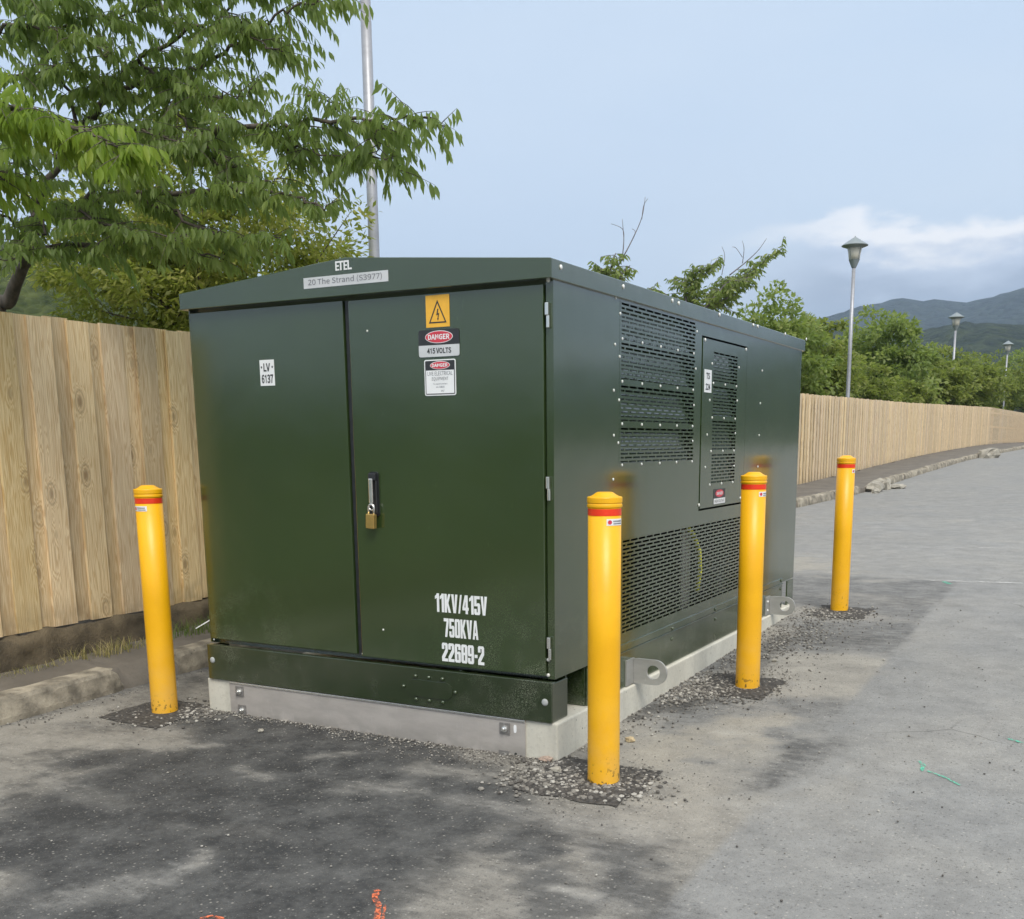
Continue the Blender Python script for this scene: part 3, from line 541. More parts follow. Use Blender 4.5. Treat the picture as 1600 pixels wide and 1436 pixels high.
# ------------------------------------------------------------------ text helper: lettering as thin real meshes
GLY = json.loads('''{"r":{" ":[214,[],[]],"(":[323,[228,-187,282,-163,190,57,160,297,190,536,282,756,228,781,125,556,88,297,125,38],[[7,5,6],[7,4,5],[8,4,7],[8,3,4],[9,3,8],[9,2,3],[9,1,2],[0,1,9]]],")":[323,[95,-187,198,38,235,297,198,556,95,781,40,756,133,536,163,297,133,57,40,-163],[[5,3,4],[6,3,5],[6,2,3],[7,2,6],[8,2,7],[8,1,2],[9,1,8],[9,0,1]]],"*":[446,[147,450,223,541,298,450,340,479,279,580,383,624,367,672,258,646,248,760,197,760,187,645,78,672,62,624,165,580,105,479],[[10,8,9],[10,7,8],[12,10,11],[7,5,6],[10,5,7],[12,5,10],[13,5,12],[13,4,5],[14,4,13],[14,1,4],[1,3,4],[14,0,1],[2,3,1]]],"0":[540,[270,-10,171,14,102,86,61,200,47,351,53,456,69,545,98,616,140,668,197,700,270,711,369,687,439,616,480,503,494,351,489,246,472,157,443,86,400,33,343,1,270,65,333,82,375,135,398,225,406,351,398,476,375,565,333,619,270,636,207,619,166,565,143,476,135,351,143,226,166,136,207,83],[[9,11,10],[8,11,9],[8,12,11],[7,28,8],[28,12,8],[7,29,28],[27,12,28],[7,30,29],[26,12,27],[26,13,12],[6,30,7],[6,31,30],[25,13,26],[5,31,6],[25,14,13],[5,32,31],[24,14,25],[4,32,5],[3,32,4],[3,33,32],[23,14,24],[23,15,14],[23,16,15],[3,34,33],[22,16,23],[2,34,3],[22,17,16],[2,35,34],[21,17,22],[21,18,17],[1,35,2],[1,20,35],[20,18,21],[1,18,20],[1,19,18],[0,19,1]]],"2":[540,[46,75,214,257,258,306,296,350,326,391,348,431,362,474,367,520,359,569,335,606,299,629,254,636,211,632,172,618,136,597,102,571,53,627,94,659,142,686,195,704,255,710,338,697,401,660,441,600,455,523,450,470,433,421,408,373,374,325,333,277,287,226,153,83,153,79,482,79,482,0,46,0],[[19,21,20],[18,21,19],[18,22,21],[17,22,18],[17,11,22],[11,10,22],[10,23,22],[16,11,17],[16,12,11],[16,13,12],[9,23,10],[15,14,16],[14,13,16],[8,23,9],[8,24,23],[7,24,8],[7,25,24],[6,25,7],[5,25,6],[5,26,25],[4,26,5],[4,27,26],[3,27,4],[3,28,27],[2,28,3],[2,29,28],[1,29,2],[1,30,29],[0,30,1],[0,31,30],[0,32,31],[0,33,32],[0,34,33],[35,34,0]]],"3":[540,[225,-10,174,-8,126,-1,81,10,39,28,39,110,83,91,129,76,177,67,223,64,299,73,351,100,382,144,392,202,380,258,343,296,285,318,210,325,146,325,146,398,210,398,279,407,329,435,360,477,371,530,362,575,338,608,300,629,251,636,203,632,161,620,123,602,86,578,42,638,83,666,131,689,188,705,251,710,341,698,407,661,447,605,460,536,449,473,418,423,370,388,309,369,309,366,383,347,437,312,470,262,481,199,466,115,419,49,339,5],[[36,38,37],[35,38,36],[35,39,38],[34,39,35],[33,39,34],[33,28,39],[28,27,39],[27,40,39],[32,31,33],[31,30,33],[30,29,33],[29,28,33],[26,40,27],[25,40,26],[25,41,40],[24,41,25],[24,42,41],[23,42,24],[22,42,23],[22,43,42],[21,43,22],[21,44,43],[20,44,21],[18,20,19],[18,44,20],[18,45,44],[18,46,45],[18,47,46],[18,17,47],[17,48,47],[16,48,17],[15,48,16],[15,49,48],[14,49,15],[14,50,49],[13,50,14],[12,50,13],[12,51,50],[11,51,12],[11,52,51],[4,6,5],[10,52,11],[4,7,6],[4,8,7],[9,52,10],[4,9,8],[4,52,9],[4,53,52],[3,53,4],[2,53,3],[2,0,53],[1,0,2]]],"7":[540,[404,621,43,621,43,700,493,700,493,630,227,0,134,0],[[1,3,2],[1,4,3],[1,0,4],[0,5,4],[6,5,0]]],"8":[540,[271,-10,178,3,108,41,65,100,51,178,61,243,91,295,134,335,186,367,143,400,106,439,82,486,74,543,80,594,101,636,133,669,174,692,220,706,271,711,322,706,369,692,409,669,441,636,461,594,468,542,459,484,432,438,392,401,342,371,379,349,413,325,444,297,469,264,485,226,490,182,483,127,462,80,429,42,385,14,332,-4,272,406,314,430,350,457,374,493,382,539,375,582,352,613,317,632,270,638,224,632,189,613,166,582,159,539,167,492,191,457,227,431,269,63,328,71,371,95,396,133,405,181,396,225,369,263,323,298,258,333,205,303,167,268,144,226,136,177,144,131,168,95,209,71],[[17,19,18],[16,19,17],[16,20,19],[15,20,16],[15,21,20],[14,21,15],[14,48,21],[48,22,21],[14,49,48],[47,22,48],[13,49,14],[47,23,22],[13,50,49],[46,23,47],[13,51,50],[45,23,46],[12,51,13],[45,24,23],[12,52,51],[44,24,45],[11,52,12],[44,25,24],[11,53,52],[43,25,44],[42,25,43],[11,54,53],[10,54,11],[42,26,25],[10,55,54],[41,26,42],[9,55,10],[41,27,26],[9,40,55],[40,27,41],[9,27,40],[9,28,27],[8,28,9],[8,29,28],[7,29,8],[7,64,29],[64,30,29],[6,64,7],[6,65,64],[63,30,64],[63,31,30],[6,66,65],[62,31,63],[62,32,31],[5,66,6],[5,67,66],[62,33,32],[61,33,62],[4,67,5],[4,68,67],[61,34,33],[60,34,61],[60,35,34],[59,35,60],[3,68,4],[3,69,68],[58,35,59],[3,70,69],[58,36,35],[2,70,3],[57,36,58],[2,71,70],[57,37,36],[56,37,57],[2,56,71],[2,37,56],[2,38,37],[1,38,2],[1,39,38],[0,39,1]]],"9":[540,[186,-10,166,-9,144,-7,122,-5,104,-1,104,74,122,68,142,65,163,63,183,62,242,67,290,84,328,111,356,146,376,187,390,235,399,288,403,343,397,343,374,312,343,285,302,268,250,262,169,276,105,318,65,385,51,475,65,573,108,647,176,694,264,710,325,701,380,676,426,634,462,575,485,497,492,401,490,341,485,282,474,224,458,170,435,121,404,77,365,41,316,13,257,-4,262,330,302,335,337,350,366,371,387,398,400,428,405,458,401,500,389,542,370,579,343,609,308,630,265,636,213,626,172,597,144,547,135,475,143,415,167,369,207,340],[[29,31,30],[29,32,31],[28,32,29],[28,33,32],[27,59,28],[59,58,28],[58,33,28],[57,33,58],[57,34,33],[56,34,57],[27,60,59],[55,34,56],[27,61,60],[54,34,55],[54,35,34],[26,61,27],[26,62,61],[53,35,54],[52,35,53],[52,36,35],[25,62,26],[25,63,62],[51,36,52],[50,36,51],[25,64,63],[50,37,36],[49,37,50],[24,64,25],[48,37,49],[24,65,64],[47,18,48],[18,17,48],[17,37,48],[47,19,18],[16,37,17],[16,38,37],[24,46,65],[46,19,47],[24,19,46],[23,19,24],[23,20,19],[15,38,16],[23,21,20],[15,39,38],[22,21,23],[14,39,15],[14,40,39],[13,40,14],[13,41,40],[12,41,13],[12,42,41],[11,42,12],[10,42,11],[10,43,42],[4,6,5],[4,7,6],[9,43,10],[4,8,7],[4,9,8],[4,43,9],[4,44,43],[4,45,44],[3,45,4],[3,0,45],[2,0,3],[1,0,2]]],"A":[581,[4,0,93,0,160,214,416,214,483,0,577,0,339,700,241,700,182,284,217,392,253,509,286,628,290,628,325,509,361,392,394,284],[[0,11,7],[11,6,7],[11,12,6],[12,5,6],[0,10,11],[13,5,12],[14,5,13],[0,9,10],[0,8,9],[15,5,14],[0,2,8],[2,15,8],[2,3,15],[3,5,15],[0,1,2],[4,5,3]]],"C":[609,[360,-12,481,14,575,88,526,144,453,86,364,65,205,142,146,352,207,559,367,635,447,617,510,569,558,626,479,686,366,712,144,616,55,350,142,83],[[15,13,14],[15,9,13],[9,12,13],[15,8,9],[10,12,9],[10,11,12],[16,8,15],[16,7,8],[16,6,7],[17,6,16],[4,2,3],[17,5,6],[4,1,2],[5,1,4],[0,5,17],[0,1,5]]],"E":[562,[96,0,510,0,510,75,184,75,184,330,450,330,450,406,184,406,184,626,499,626,499,700,96,700],[[0,8,11],[8,10,11],[8,9,10],[0,7,8],[0,4,7],[4,6,7],[4,5,6],[0,3,4],[0,2,3],[0,1,2]]],"G":[658,[371,-12,498,11,587,69,587,363,357,363,357,289,506,289,506,106,451,76,380,65,207,142,146,352,210,559,379,635,467,616,530,569,578,626,498,685,376,712,146,616,55,350,144,83],[[19,17,18],[19,13,17],[13,16,17],[19,12,13],[14,16,13],[14,15,16],[20,12,19],[20,11,12],[5,3,4],[5,6,3],[6,2,3],[20,10,11],[21,10,20],[7,2,6],[21,9,10],[8,2,7],[0,9,21],[9,2,8],[9,1,2],[0,1,9]]],"H":[695,[96,0,184,0,184,330,511,330,511,0,600,0,600,700,511,700,511,407,184,407,184,700,96,700],[[0,10,11],[0,9,10],[8,6,7],[8,5,6],[0,2,9],[2,8,9],[2,3,8],[3,5,8],[0,1,2],[4,5,3]]],"I":[280,[96,0,184,0,184,700,96,700],[[0,2,3],[0,1,2]]],"L":[519,[96,0,491,0,491,75,184,75,184,700,96,700],[[0,4,5],[0,3,4],[0,2,3],[0,1,2]]],"M":[775,[96,0,176,0,176,388,172,491,164,594,168,594,224,435,357,71,416,71,548,435,605,594,608,594,601,491,597,388,597,0,679,0,679,700,573,700,439,326,416,253,391,180,387,180,362,253,336,326,202,700,96,700],[[0,4,25],[4,24,25],[4,5,24],[5,23,24],[18,10,17],[10,16,17],[10,11,16],[11,15,16],[0,3,4],[6,23,5],[18,9,10],[12,15,11],[0,2,3],[13,15,12],[7,23,6],[18,8,9],[0,1,2],[14,15,13],[7,22,23],[19,8,18],[7,21,22],[20,8,19],[7,20,21],[7,8,20]]],"N":[690,[96,0,180,0,180,368,176,478,169,586,173,586,248,442,503,0,594,0,594,700,510,700,510,336,514,224,522,115,518,115,442,259,186,700,96,700],[[0,4,17],[4,16,17],[4,5,16],[5,15,16],[11,9,10],[11,8,9],[0,3,4],[6,15,5],[0,2,3],[7,15,6],[0,1,2],[12,8,11],[7,14,15],[13,8,12],[7,13,14],[7,8,13]]],"O":[709,[354,-12,570,86,653,352,570,617,354,712,139,617,55,352,139,86,354,65,203,143,146,352,203,559,354,635,506,559,562,352,506,143],[[5,12,4],[12,3,4],[5,11,12],[13,3,12],[6,11,5],[13,2,3],[6,10,11],[14,2,13],[7,10,6],[7,9,10],[15,2,14],[15,1,2],[7,8,9],[8,1,15],[8,0,1],[0,8,7]]],"P":[605,[96,0,184,0,184,279,300,279,486,331,558,495,486,655,296,700,96,700,184,350,184,628,285,628,423,600,470,495,425,385,288,350],[[0,10,8],[10,7,8],[10,6,7],[10,11,6],[11,12,6],[12,5,6],[0,9,10],[13,5,12],[14,5,13],[14,4,5],[15,4,14],[0,2,9],[2,15,9],[2,4,15],[2,3,4],[0,1,2]]],"Q":[709,[354,61,203,140,146,352,203,559,354,635,506,559,562,352,506,140,568,-176,626,-171,668,-159,651,-92,620,-99,578,-102,475,-79,406,-9,585,106,653,352,570,617,354,712,139,617,55,352,126,102,311,-10,406,-128],[[20,4,19],[4,18,19],[20,3,4],[5,18,4],[21,3,20],[5,17,18],[21,2,3],[6,17,5],[22,2,21],[22,1,2],[7,17,6],[7,16,17],[22,0,1],[0,16,7],[0,15,16],[23,0,22],[23,15,0],[23,14,15],[24,14,23],[24,13,14],[12,10,11],[13,10,12],[24,10,13],[8,10,24],[8,9,10]]],"R":[606,[184,368,184,628,302,628,428,601,472,504,428,402,302,368,480,0,580,0,402,307,516,373,560,504,491,657,315,700,96,700,96,0,184,0,184,297,310,297],[[15,1,14],[1,13,14],[1,12,13],[1,2,12],[2,3,12],[3,11,12],[15,0,1],[4,11,3],[5,11,4],[5,10,11],[6,10,5],[6,9,10],[15,17,0],[17,6,0],[17,9,6],[17,18,9],[18,8,9],[15,16,17],[7,8,18]]],"S":[569,[290,-12,464,45,528,186,486,306,384,373,285,416,206,458,168,534,204,608,299,635,387,618,458,570,504,626,414,688,299,712,141,660,78,527,125,409,221,348,321,304,405,257,438,179,400,96,291,65,186,89,98,152,46,91,153,16],[[15,13,14],[15,12,13],[16,8,15],[8,9,15],[9,12,15],[10,12,9],[10,11,12],[16,7,8],[16,6,7],[17,6,16],[17,5,6],[17,4,5],[18,4,17],[18,3,4],[19,3,18],[19,20,3],[20,2,3],[21,2,20],[21,1,2],[22,1,21],[26,24,25],[23,1,22],[27,24,26],[27,23,24],[27,1,23],[27,0,1]]],"T":[572,[242,0,330,0,330,626,542,626,542,700,30,700,30,626,242,626],[[6,4,5],[6,3,4],[7,3,6],[0,2,7],[2,3,7],[0,1,2]]],"U":[689,[345,-12,524,54,596,288,596,700,511,700,511,286,463,113,345,65,229,113,181,286,181,700,94,700,94,288,165,54],[[12,10,11],[12,9,10],[5,3,4],[5,2,3],[13,9,12],[5,1,2],[13,8,9],[6,1,5],[13,7,8],[7,1,6],[13,1,7],[13,0,1]]],"V":[549,[224,0,327,0,549,700,459,700,347,321,314,205,279,90,275,90,240,205,207,321,94,700,1,700],[[0,10,11],[0,9,10],[4,2,3],[4,1,2],[0,8,9],[5,1,4],[0,7,8],[6,1,5],[0,6,7],[0,1,6]]],"W":[838,[173,0,278,0,382,422,400,503,417,582,421,582,438,503,456,422,562,0,668,0,813,700,729,700,653,319,634,206,615,92,609,92,584,206,560,319,462,700,381,700,285,319,259,206,235,92,231,92,210,206,189,319,116,700,25,700],[[0,26,27],[0,25,26],[20,18,19],[20,4,18],[4,5,18],[5,17,18],[12,10,11],[12,9,10],[20,3,4],[6,17,5],[20,2,3],[7,17,6],[20,1,2],[8,17,7],[0,24,25],[21,1,20],[8,16,17],[13,9,12],[8,15,16],[0,23,24],[22,1,21],[14,9,13],[0,22,23],[0,1,22],[8,14,15],[8,9,14]]],"a":[538,[207,-12,299,9,379,62,382,62,390,0,461,0,461,319,419,474,282,532,166,509,78,464,112,404,182,442,267,459,353,419,374,329,133,265,56,135,99,26,232,58,167,77,140,140,192,223,374,270,374,126,303,75],[[9,7,8],[10,7,9],[10,13,7],[13,14,7],[14,6,7],[11,12,10],[12,13,10],[15,6,14],[16,6,15],[16,23,6],[23,5,6],[16,22,23],[24,5,23],[17,22,16],[17,21,22],[17,20,21],[18,20,17],[25,3,24],[3,5,24],[18,19,20],[19,2,25],[2,3,25],[19,1,2],[4,5,3],[18,1,19],[0,1,18]]],"c":[487,[292,-12,382,5,460,53,422,112,367,75,300,60,184,115,139,259,186,403,303,458,358,446,406,414,450,471,386,514,299,532,124,460,50,259,119,59],[[15,13,14],[15,12,13],[15,9,12],[9,10,12],[10,11,12],[16,8,15],[8,9,15],[16,7,8],[17,7,16],[17,6,7],[17,5,6],[4,2,3],[5,2,4],[17,2,5],[0,2,17],[0,1,2]]],"d":[592,[265,-12,352,9,422,61,425,61,433,0,504,0,504,760,416,760,416,561,421,472,354,516,275,532,118,458,51,259,109,58,284,61,178,114,140,260,184,403,290,458,353,446,416,404,416,132,352,79],[[8,6,7],[8,5,6],[9,5,8],[12,10,11],[12,9,10],[12,19,9],[19,20,9],[20,21,9],[21,5,9],[13,18,12],[18,19,12],[22,5,21],[13,17,18],[13,16,17],[14,16,13],[23,3,22],[3,5,22],[14,15,16],[15,3,23],[14,2,15],[2,3,15],[14,1,2],[4,5,3],[0,1,14]]],"e":[529,[298,-12,392,3,468,40,437,98,377,68,308,57,187,106,136,239,485,239,488,261,489,288,435,466,282,532,121,459,50,259,122,59,135,301,186,420,284,462,379,421,413,301],[[13,11,12],[13,18,11],[18,19,11],[19,10,11],[13,17,18],[14,17,13],[20,10,19],[14,16,17],[14,20,16],[14,10,20],[14,9,10],[14,8,9],[15,7,14],[7,8,14],[15,6,7],[15,5,6],[4,2,3],[5,2,4],[0,5,15],[0,2,5],[0,1,2]]],"h":[580,[88,0,176,0,176,376,246,436,317,456,392,423,415,317,415,0,502,0,502,329,464,480,344,532,249,506,172,445,176,552,176,760,88,760],[[0,15,16],[0,14,15],[0,13,14],[12,10,11],[13,10,12],[13,4,10],[4,5,10],[5,9,10],[13,3,4],[0,2,13],[2,3,13],[6,9,5],[0,1,2],[6,8,9],[7,8,6]]],"n":[583,[88,0,176,0,176,376,246,436,317,456,392,423,415,317,415,0,502,0,502,329,464,480,344,532,249,506,170,443,168,443,159,519,88,519],[[12,10,11],[0,15,16],[0,14,15],[13,10,12],[13,4,10],[4,5,10],[5,9,10],[13,3,4],[0,13,14],[0,2,13],[2,3,13],[6,9,5],[0,1,2],[6,8,9],[7,8,6]]],"o":[579,[289,-12,457,59,529,259,457,460,289,532,122,460,50,259,122,59,289,60,181,115,139,259,181,403,289,458,398,403,440,259,398,115],[[5,3,4],[6,11,5],[11,12,5],[12,3,5],[12,13,3],[13,2,3],[6,10,11],[14,2,13],[7,10,6],[7,9,10],[15,2,14],[15,1,2],[8,1,15],[7,8,9],[7,1,8],[0,1,7]]],"p":[592,[88,-219,176,-219,176,-43,173,48,244,3,316,-12,473,61,541,267,488,460,335,532,248,510,170,458,168,458,159,519,88,519,302,61,243,73,176,115,176,388,247,440,313,458,419,406,451,266,408,116],[[10,8,9],[0,13,14],[0,12,13],[11,8,10],[11,20,8],[20,21,8],[21,7,8],[0,11,12],[0,18,11],[18,19,11],[19,20,11],[22,7,21],[0,17,18],[22,6,7],[23,6,22],[15,6,23],[0,3,17],[3,16,17],[3,15,16],[3,6,15],[3,5,6],[0,2,3],[4,5,3],[0,1,2]]],"r":[371,[88,0,176,0,176,333,237,426,306,454,333,451,356,445,372,520,347,529,317,532,236,503,170,424,168,424,159,519,88,519],[[10,8,9],[10,7,8],[10,6,7],[0,13,14],[0,12,13],[11,4,10],[4,5,10],[5,6,10],[11,3,4],[11,2,3],[0,11,12],[0,2,11],[0,1,2]]],"t":[360,[250,-12,300,-6,347,7,329,73,301,63,270,58,208,84,190,158,190,448,331,448,331,519,190,519,190,665,117,665,108,519,26,514,26,448,103,448,103,160,135,35],[[14,12,13],[14,11,12],[15,11,14],[15,10,11],[15,9,10],[16,9,15],[17,9,16],[18,8,17],[8,9,17],[18,7,8],[19,7,18],[19,6,7],[19,5,6],[4,2,3],[5,2,4],[19,2,5],[0,2,19],[0,1,2]]]},"b":{" ":[214,[],[]],"-":[331,[321,334,321,201,11,201,11,334],[[2,0,3],[2,1,0]]],".":[265,[62,127,133,156,203,127,231,53,203,-19,133,-48,62,-19,35,53],[[0,2,1],[7,2,0],[7,3,2],[6,3,7],[6,4,3],[6,5,4]]],"/":[374,[404,791,99,-204,-34,-204,273,791],[[2,0,3],[2,1,0]]],"0":[530,[78,645,266,750,453,645,517,352,453,57,266,-50,78,57,14,352,332,556,265,603,199,556,165,352,199,147,265,99,332,147,366,352],[[0,2,1],[7,10,0],[10,9,0],[9,2,0],[9,8,2],[8,3,2],[7,11,10],[15,3,8],[15,4,3],[6,11,7],[6,12,11],[14,4,15],[6,13,12],[13,4,14],[6,4,13],[6,5,4]]],"1":[540,[361,-20,235,-20,235,437,236,481,237,528,238,574,238,558,260,580,247,568,233,556,215,540,128,469,57,560,262,720,361,720],[[12,14,13],[12,7,14],[7,0,14],[12,5,7],[5,8,7],[6,0,7],[12,6,5],[4,8,5],[9,6,8],[6,4,8],[11,9,12],[9,6,12],[4,0,6],[11,10,9],[3,0,4],[2,0,3],[1,0,2]]],"2":[530,[257,322,328,504,305,578,232,607,171,589,88,516,-11,612,114,715,247,747,419,682,484,507,402,277,252,108,230,106,288,108,515,108,515,-33,9,-33,9,65],[[7,9,8],[6,9,7],[6,3,9],[3,10,9],[5,4,6],[4,3,6],[2,10,3],[1,10,2],[1,11,10],[0,11,1],[18,11,0],[18,13,11],[13,12,11],[13,15,14],[13,16,15],[18,16,13],[17,16,18]]],"3":[530,[67,186,159,115,244,94,324,121,352,189,317,264,137,304,137,423,298,464,328,532,307,585,244,608,181,593,95,529,5,636,127,719,250,746,419,693,488,540,446,411,361,352,361,384,460,327,512,186,435,14,253,-46,102,-14,-19,78],[[15,17,16],[14,17,15],[14,11,17],[11,18,17],[13,12,14],[12,11,14],[10,18,11],[9,18,10],[9,19,18],[8,19,9],[7,19,8],[6,21,7],[21,19,7],[21,20,19],[6,22,21],[6,5,22],[5,23,22],[4,23,5],[3,23,4],[27,1,0],[3,24,23],[2,24,3],[27,2,1],[27,24,2],[26,24,27],[26,25,24]]],"4":[530,[-14,160,-14,260,293,733,440,733,440,295,533,295,533,160,440,160,440,-33,292,-33,292,160,294,542,295,572,345,572,327,538,297,484,171,295,292,295,292,478],[[1,3,2],[1,12,3],[12,13,3],[13,4,3],[1,11,12],[14,4,13],[1,18,11],[15,4,14],[16,4,15],[1,16,18],[16,17,18],[1,4,16],[1,5,4],[1,6,5],[0,6,1],[10,6,0],[9,7,10],[7,6,10],[9,8,7]]],"5":[530,[64,183,154,114,239,94,321,129,356,226,325,318,242,351,196,343,128,306,48,356,75,733,478,733,478,593,211,593,201,474,203,475,272,484,443,423,514,227,434,25,253,-46,101,-14,-21,73],[[9,13,10],[13,11,10],[13,12,11],[9,14,13],[15,17,16],[14,17,15],[9,17,14],[9,6,17],[6,5,17],[5,18,17],[8,7,9],[7,6,9],[4,18,5],[4,19,18],[3,19,4],[22,1,0],[2,19,3],[22,2,1],[22,19,2],[21,19,22],[21,20,19]]],"6":[530,[104,649,308,747,421,723,525,645,430,543,363,596,320,606,219,555,191,438,195,442,296,469,462,405,524,214,455,26,286,-49,92,52,20,334,344,122,372,215,347,304,277,335,226,320,174,271,211,136,288,93],[[0,2,1],[0,3,2],[16,7,0],[7,6,0],[6,3,0],[6,5,3],[5,4,3],[16,8,7],[9,11,10],[8,11,9],[16,11,8],[16,20,11],[20,19,11],[19,12,11],[16,21,20],[15,22,16],[22,21,16],[18,12,19],[15,23,22],[17,12,18],[17,13,12],[15,24,23],[24,13,17],[15,13,24],[14,13,15]]],"7":[530,[14,593,14,733,518,733,518,639,357,338,309,-33,151,-33,209,351,333,593],[[0,2,1],[0,3,2],[0,8,3],[8,4,3],[7,4,8],[6,4,7],[6,5,4]]],"8":[530,[56,312,139,383,139,358,77,421,43,535,108,687,269,745,435,684,496,527,459,410,401,345,401,368,479,302,521,166,449,13,267,-47,83,14,9,172,330,585,268,610,213,589,192,535,229,462,306,422,338,462,353,520,324,251,224,300,177,255,156,184,187,115,268,87,342,112,367,170],[[5,7,6],[4,7,5],[4,19,7],[19,8,7],[4,20,19],[18,8,19],[4,21,20],[25,8,18],[3,21,4],[3,22,21],[25,9,8],[24,9,25],[23,9,24],[3,23,22],[3,9,23],[2,1,3],[1,9,3],[1,11,9],[11,10,9],[0,11,1],[0,12,11],[17,27,0],[27,12,0],[27,13,12],[17,28,27],[26,13,27],[17,29,28],[33,13,26],[17,30,29],[16,30,17],[32,13,33],[32,14,13],[16,31,30],[31,14,32],[16,14,31],[15,14,16]]],"9":[530,[98,158,170,105,217,95,312,146,341,262,337,259,233,231,68,297,7,486,75,674,243,749,439,653,512,380,429,55,229,-47,112,-23,7,54,186,578,158,485,183,396,252,365,305,381,359,434,321,566,243,608],[[9,11,10],[8,17,9],[17,24,9],[24,11,9],[24,23,11],[23,12,11],[8,18,17],[22,12,23],[7,18,8],[7,19,18],[21,12,22],[7,20,19],[20,12,21],[20,4,12],[4,13,12],[7,4,20],[6,4,7],[6,5,4],[3,13,4],[16,1,0],[2,13,3],[16,2,1],[16,13,2],[16,14,13],[15,14,16]]],"A":[581,[362,733,622,-33,459,-33,392,181,184,181,117,-33,-42,-33,217,733,330,382,293,500,266,596,311,596,284,500,248,382,227,316,350,316],[[6,10,7],[10,0,7],[10,11,0],[11,1,0],[6,12,10],[12,9,10],[12,9,11],[9,1,11],[8,1,9],[6,13,12],[15,1,8],[6,14,13],[6,4,14],[4,15,14],[4,3,15],[3,1,15],[6,5,4],[2,1,3]]],"D":[657,[277,733,543,635,635,352,543,68,281,-33,64,-33,64,733,422,171,476,352,422,532,257,596,217,596,217,105,257,105],[[5,11,6],[11,0,6],[11,1,0],[11,10,1],[10,9,1],[9,2,1],[5,12,11],[8,2,9],[8,3,2],[7,3,8],[13,3,7],[5,13,12],[5,3,13],[5,4,3]]],"E":[562,[532,733,532,593,217,593,217,439,483,439,483,298,217,298,217,108,543,108,543,-33,64,-33,64,733],[[10,2,11],[2,0,11],[2,1,0],[10,3,2],[10,6,3],[6,4,3],[6,5,4],[10,7,6],[10,8,7],[10,9,8]]],"G":[658,[120,640,373,747,512,716,625,632,535,524,454,585,383,601,237,535,180,352,234,166,385,99,441,107,473,125,473,257,324,257,324,396,620,396,620,51,510,-20,368,-46,118,59,21,350],[[0,2,1],[0,3,2],[21,7,0],[7,6,0],[6,3,0],[6,5,3],[5,4,3],[21,8,7],[14,16,15],[14,13,16],[13,17,16],[21,9,8],[20,9,21],[12,17,13],[20,10,9],[11,17,12],[10,17,11],[20,17,10],[19,17,20],[19,18,17]]],"H":[695,[217,733,217,440,478,440,478,733,632,733,632,-33,478,-33,478,298,217,298,217,-33,64,-33,64,733],[[10,0,11],[10,1,0],[2,4,3],[2,5,4],[10,8,1],[8,2,1],[8,7,2],[7,5,2],[10,9,8],[6,5,7]]],"I":[280,[217,733,217,-33,64,-33,64,733],[[2,0,3],[2,1,0]]],"K":[617,[217,733,217,381,171,381,464,733,649,733,400,431,670,-33,496,-33,300,308,217,210,217,-33,64,-33,64,733],[[11,0,12],[11,2,0],[2,1,0],[2,4,3],[2,5,4],[2,8,5],[8,6,5],[11,9,2],[9,8,2],[7,6,8],[11,10,9]]],"L":[519,[217,733,217,108,524,108,524,-33,64,-33,64,733],[[4,0,5],[4,1,0],[4,2,1],[4,3,2]]],"N":[690,[205,733,471,275,537,147,487,147,481,222,477,336,477,733,627,733,627,-33,484,-33,220,426,153,554,204,554,208,480,212,368,212,-33,64,-33,64,733],[[16,11,17],[11,0,17],[11,12,0],[12,1,0],[5,7,6],[5,8,7],[16,10,11],[13,1,12],[14,10,13],[10,1,13],[16,14,10],[14,9,10],[16,15,14],[4,2,5],[2,8,5],[3,2,4]]],"O":[709,[112,640,354,748,596,640,688,352,597,62,354,-48,112,62,21,352,478,537,354,598,231,537,180,352,231,166,354,102,478,166,529,352],[[0,2,1],[7,10,0],[10,9,0],[9,2,0],[9,8,2],[8,3,2],[7,11,10],[15,3,8],[6,11,7],[15,4,3],[6,12,11],[14,4,15],[6,13,12],[13,4,14],[6,4,13],[6,5,4]]],"R":[606,[404,429,436,504,405,572,298,596,217,596,217,400,297,400,217,264,217,-33,64,-33,64,733,319,733,514,685,595,506,543,351,447,295,636,-33,461,-33,291,264],[[9,4,10],[4,11,10],[4,12,11],[4,3,12],[3,2,12],[2,13,12],[9,5,4],[1,13,2],[1,14,13],[0,14,1],[6,14,0],[9,7,5],[7,6,5],[7,14,6],[7,15,14],[7,18,15],[18,16,15],[9,8,7],[17,16,18]]],"S":[569,[93,196,200,119,290,99,376,124,402,179,379,234,306,274,205,319,99,388,43,528,117,687,297,746,428,719,552,633,465,526,374,587,300,601,227,580,205,534,231,482,299,446,400,402,514,327,563,185,488,19,292,-46,140,-15,-3,85],[[10,12,11],[10,13,12],[9,16,10],[16,13,10],[16,15,13],[15,14,13],[9,17,16],[9,18,17],[9,19,18],[8,19,9],[8,20,19],[8,21,20],[8,22,21],[7,22,8],[7,23,22],[6,23,7],[5,23,6],[4,23,5],[27,1,0],[4,24,23],[3,24,4],[2,24,3],[27,2,1],[27,24,2],[26,24,27],[26,25,24]]],"T":[572,[-3,593,-3,733,575,733,575,593,363,593,363,-33,209,-33,209,593],[[0,2,1],[0,3,2],[7,3,0],[6,4,7],[4,3,7],[6,5,4]]],"V":[549,[118,733,239,330,272,215,299,122,255,122,282,215,315,330,435,733,594,733,351,-33,201,-33,-44,733],[[10,0,11],[10,1,0],[6,8,7],[6,9,8],[10,2,1],[5,9,6],[10,4,2],[4,3,2],[4,9,5],[10,9,4]]]}}''')
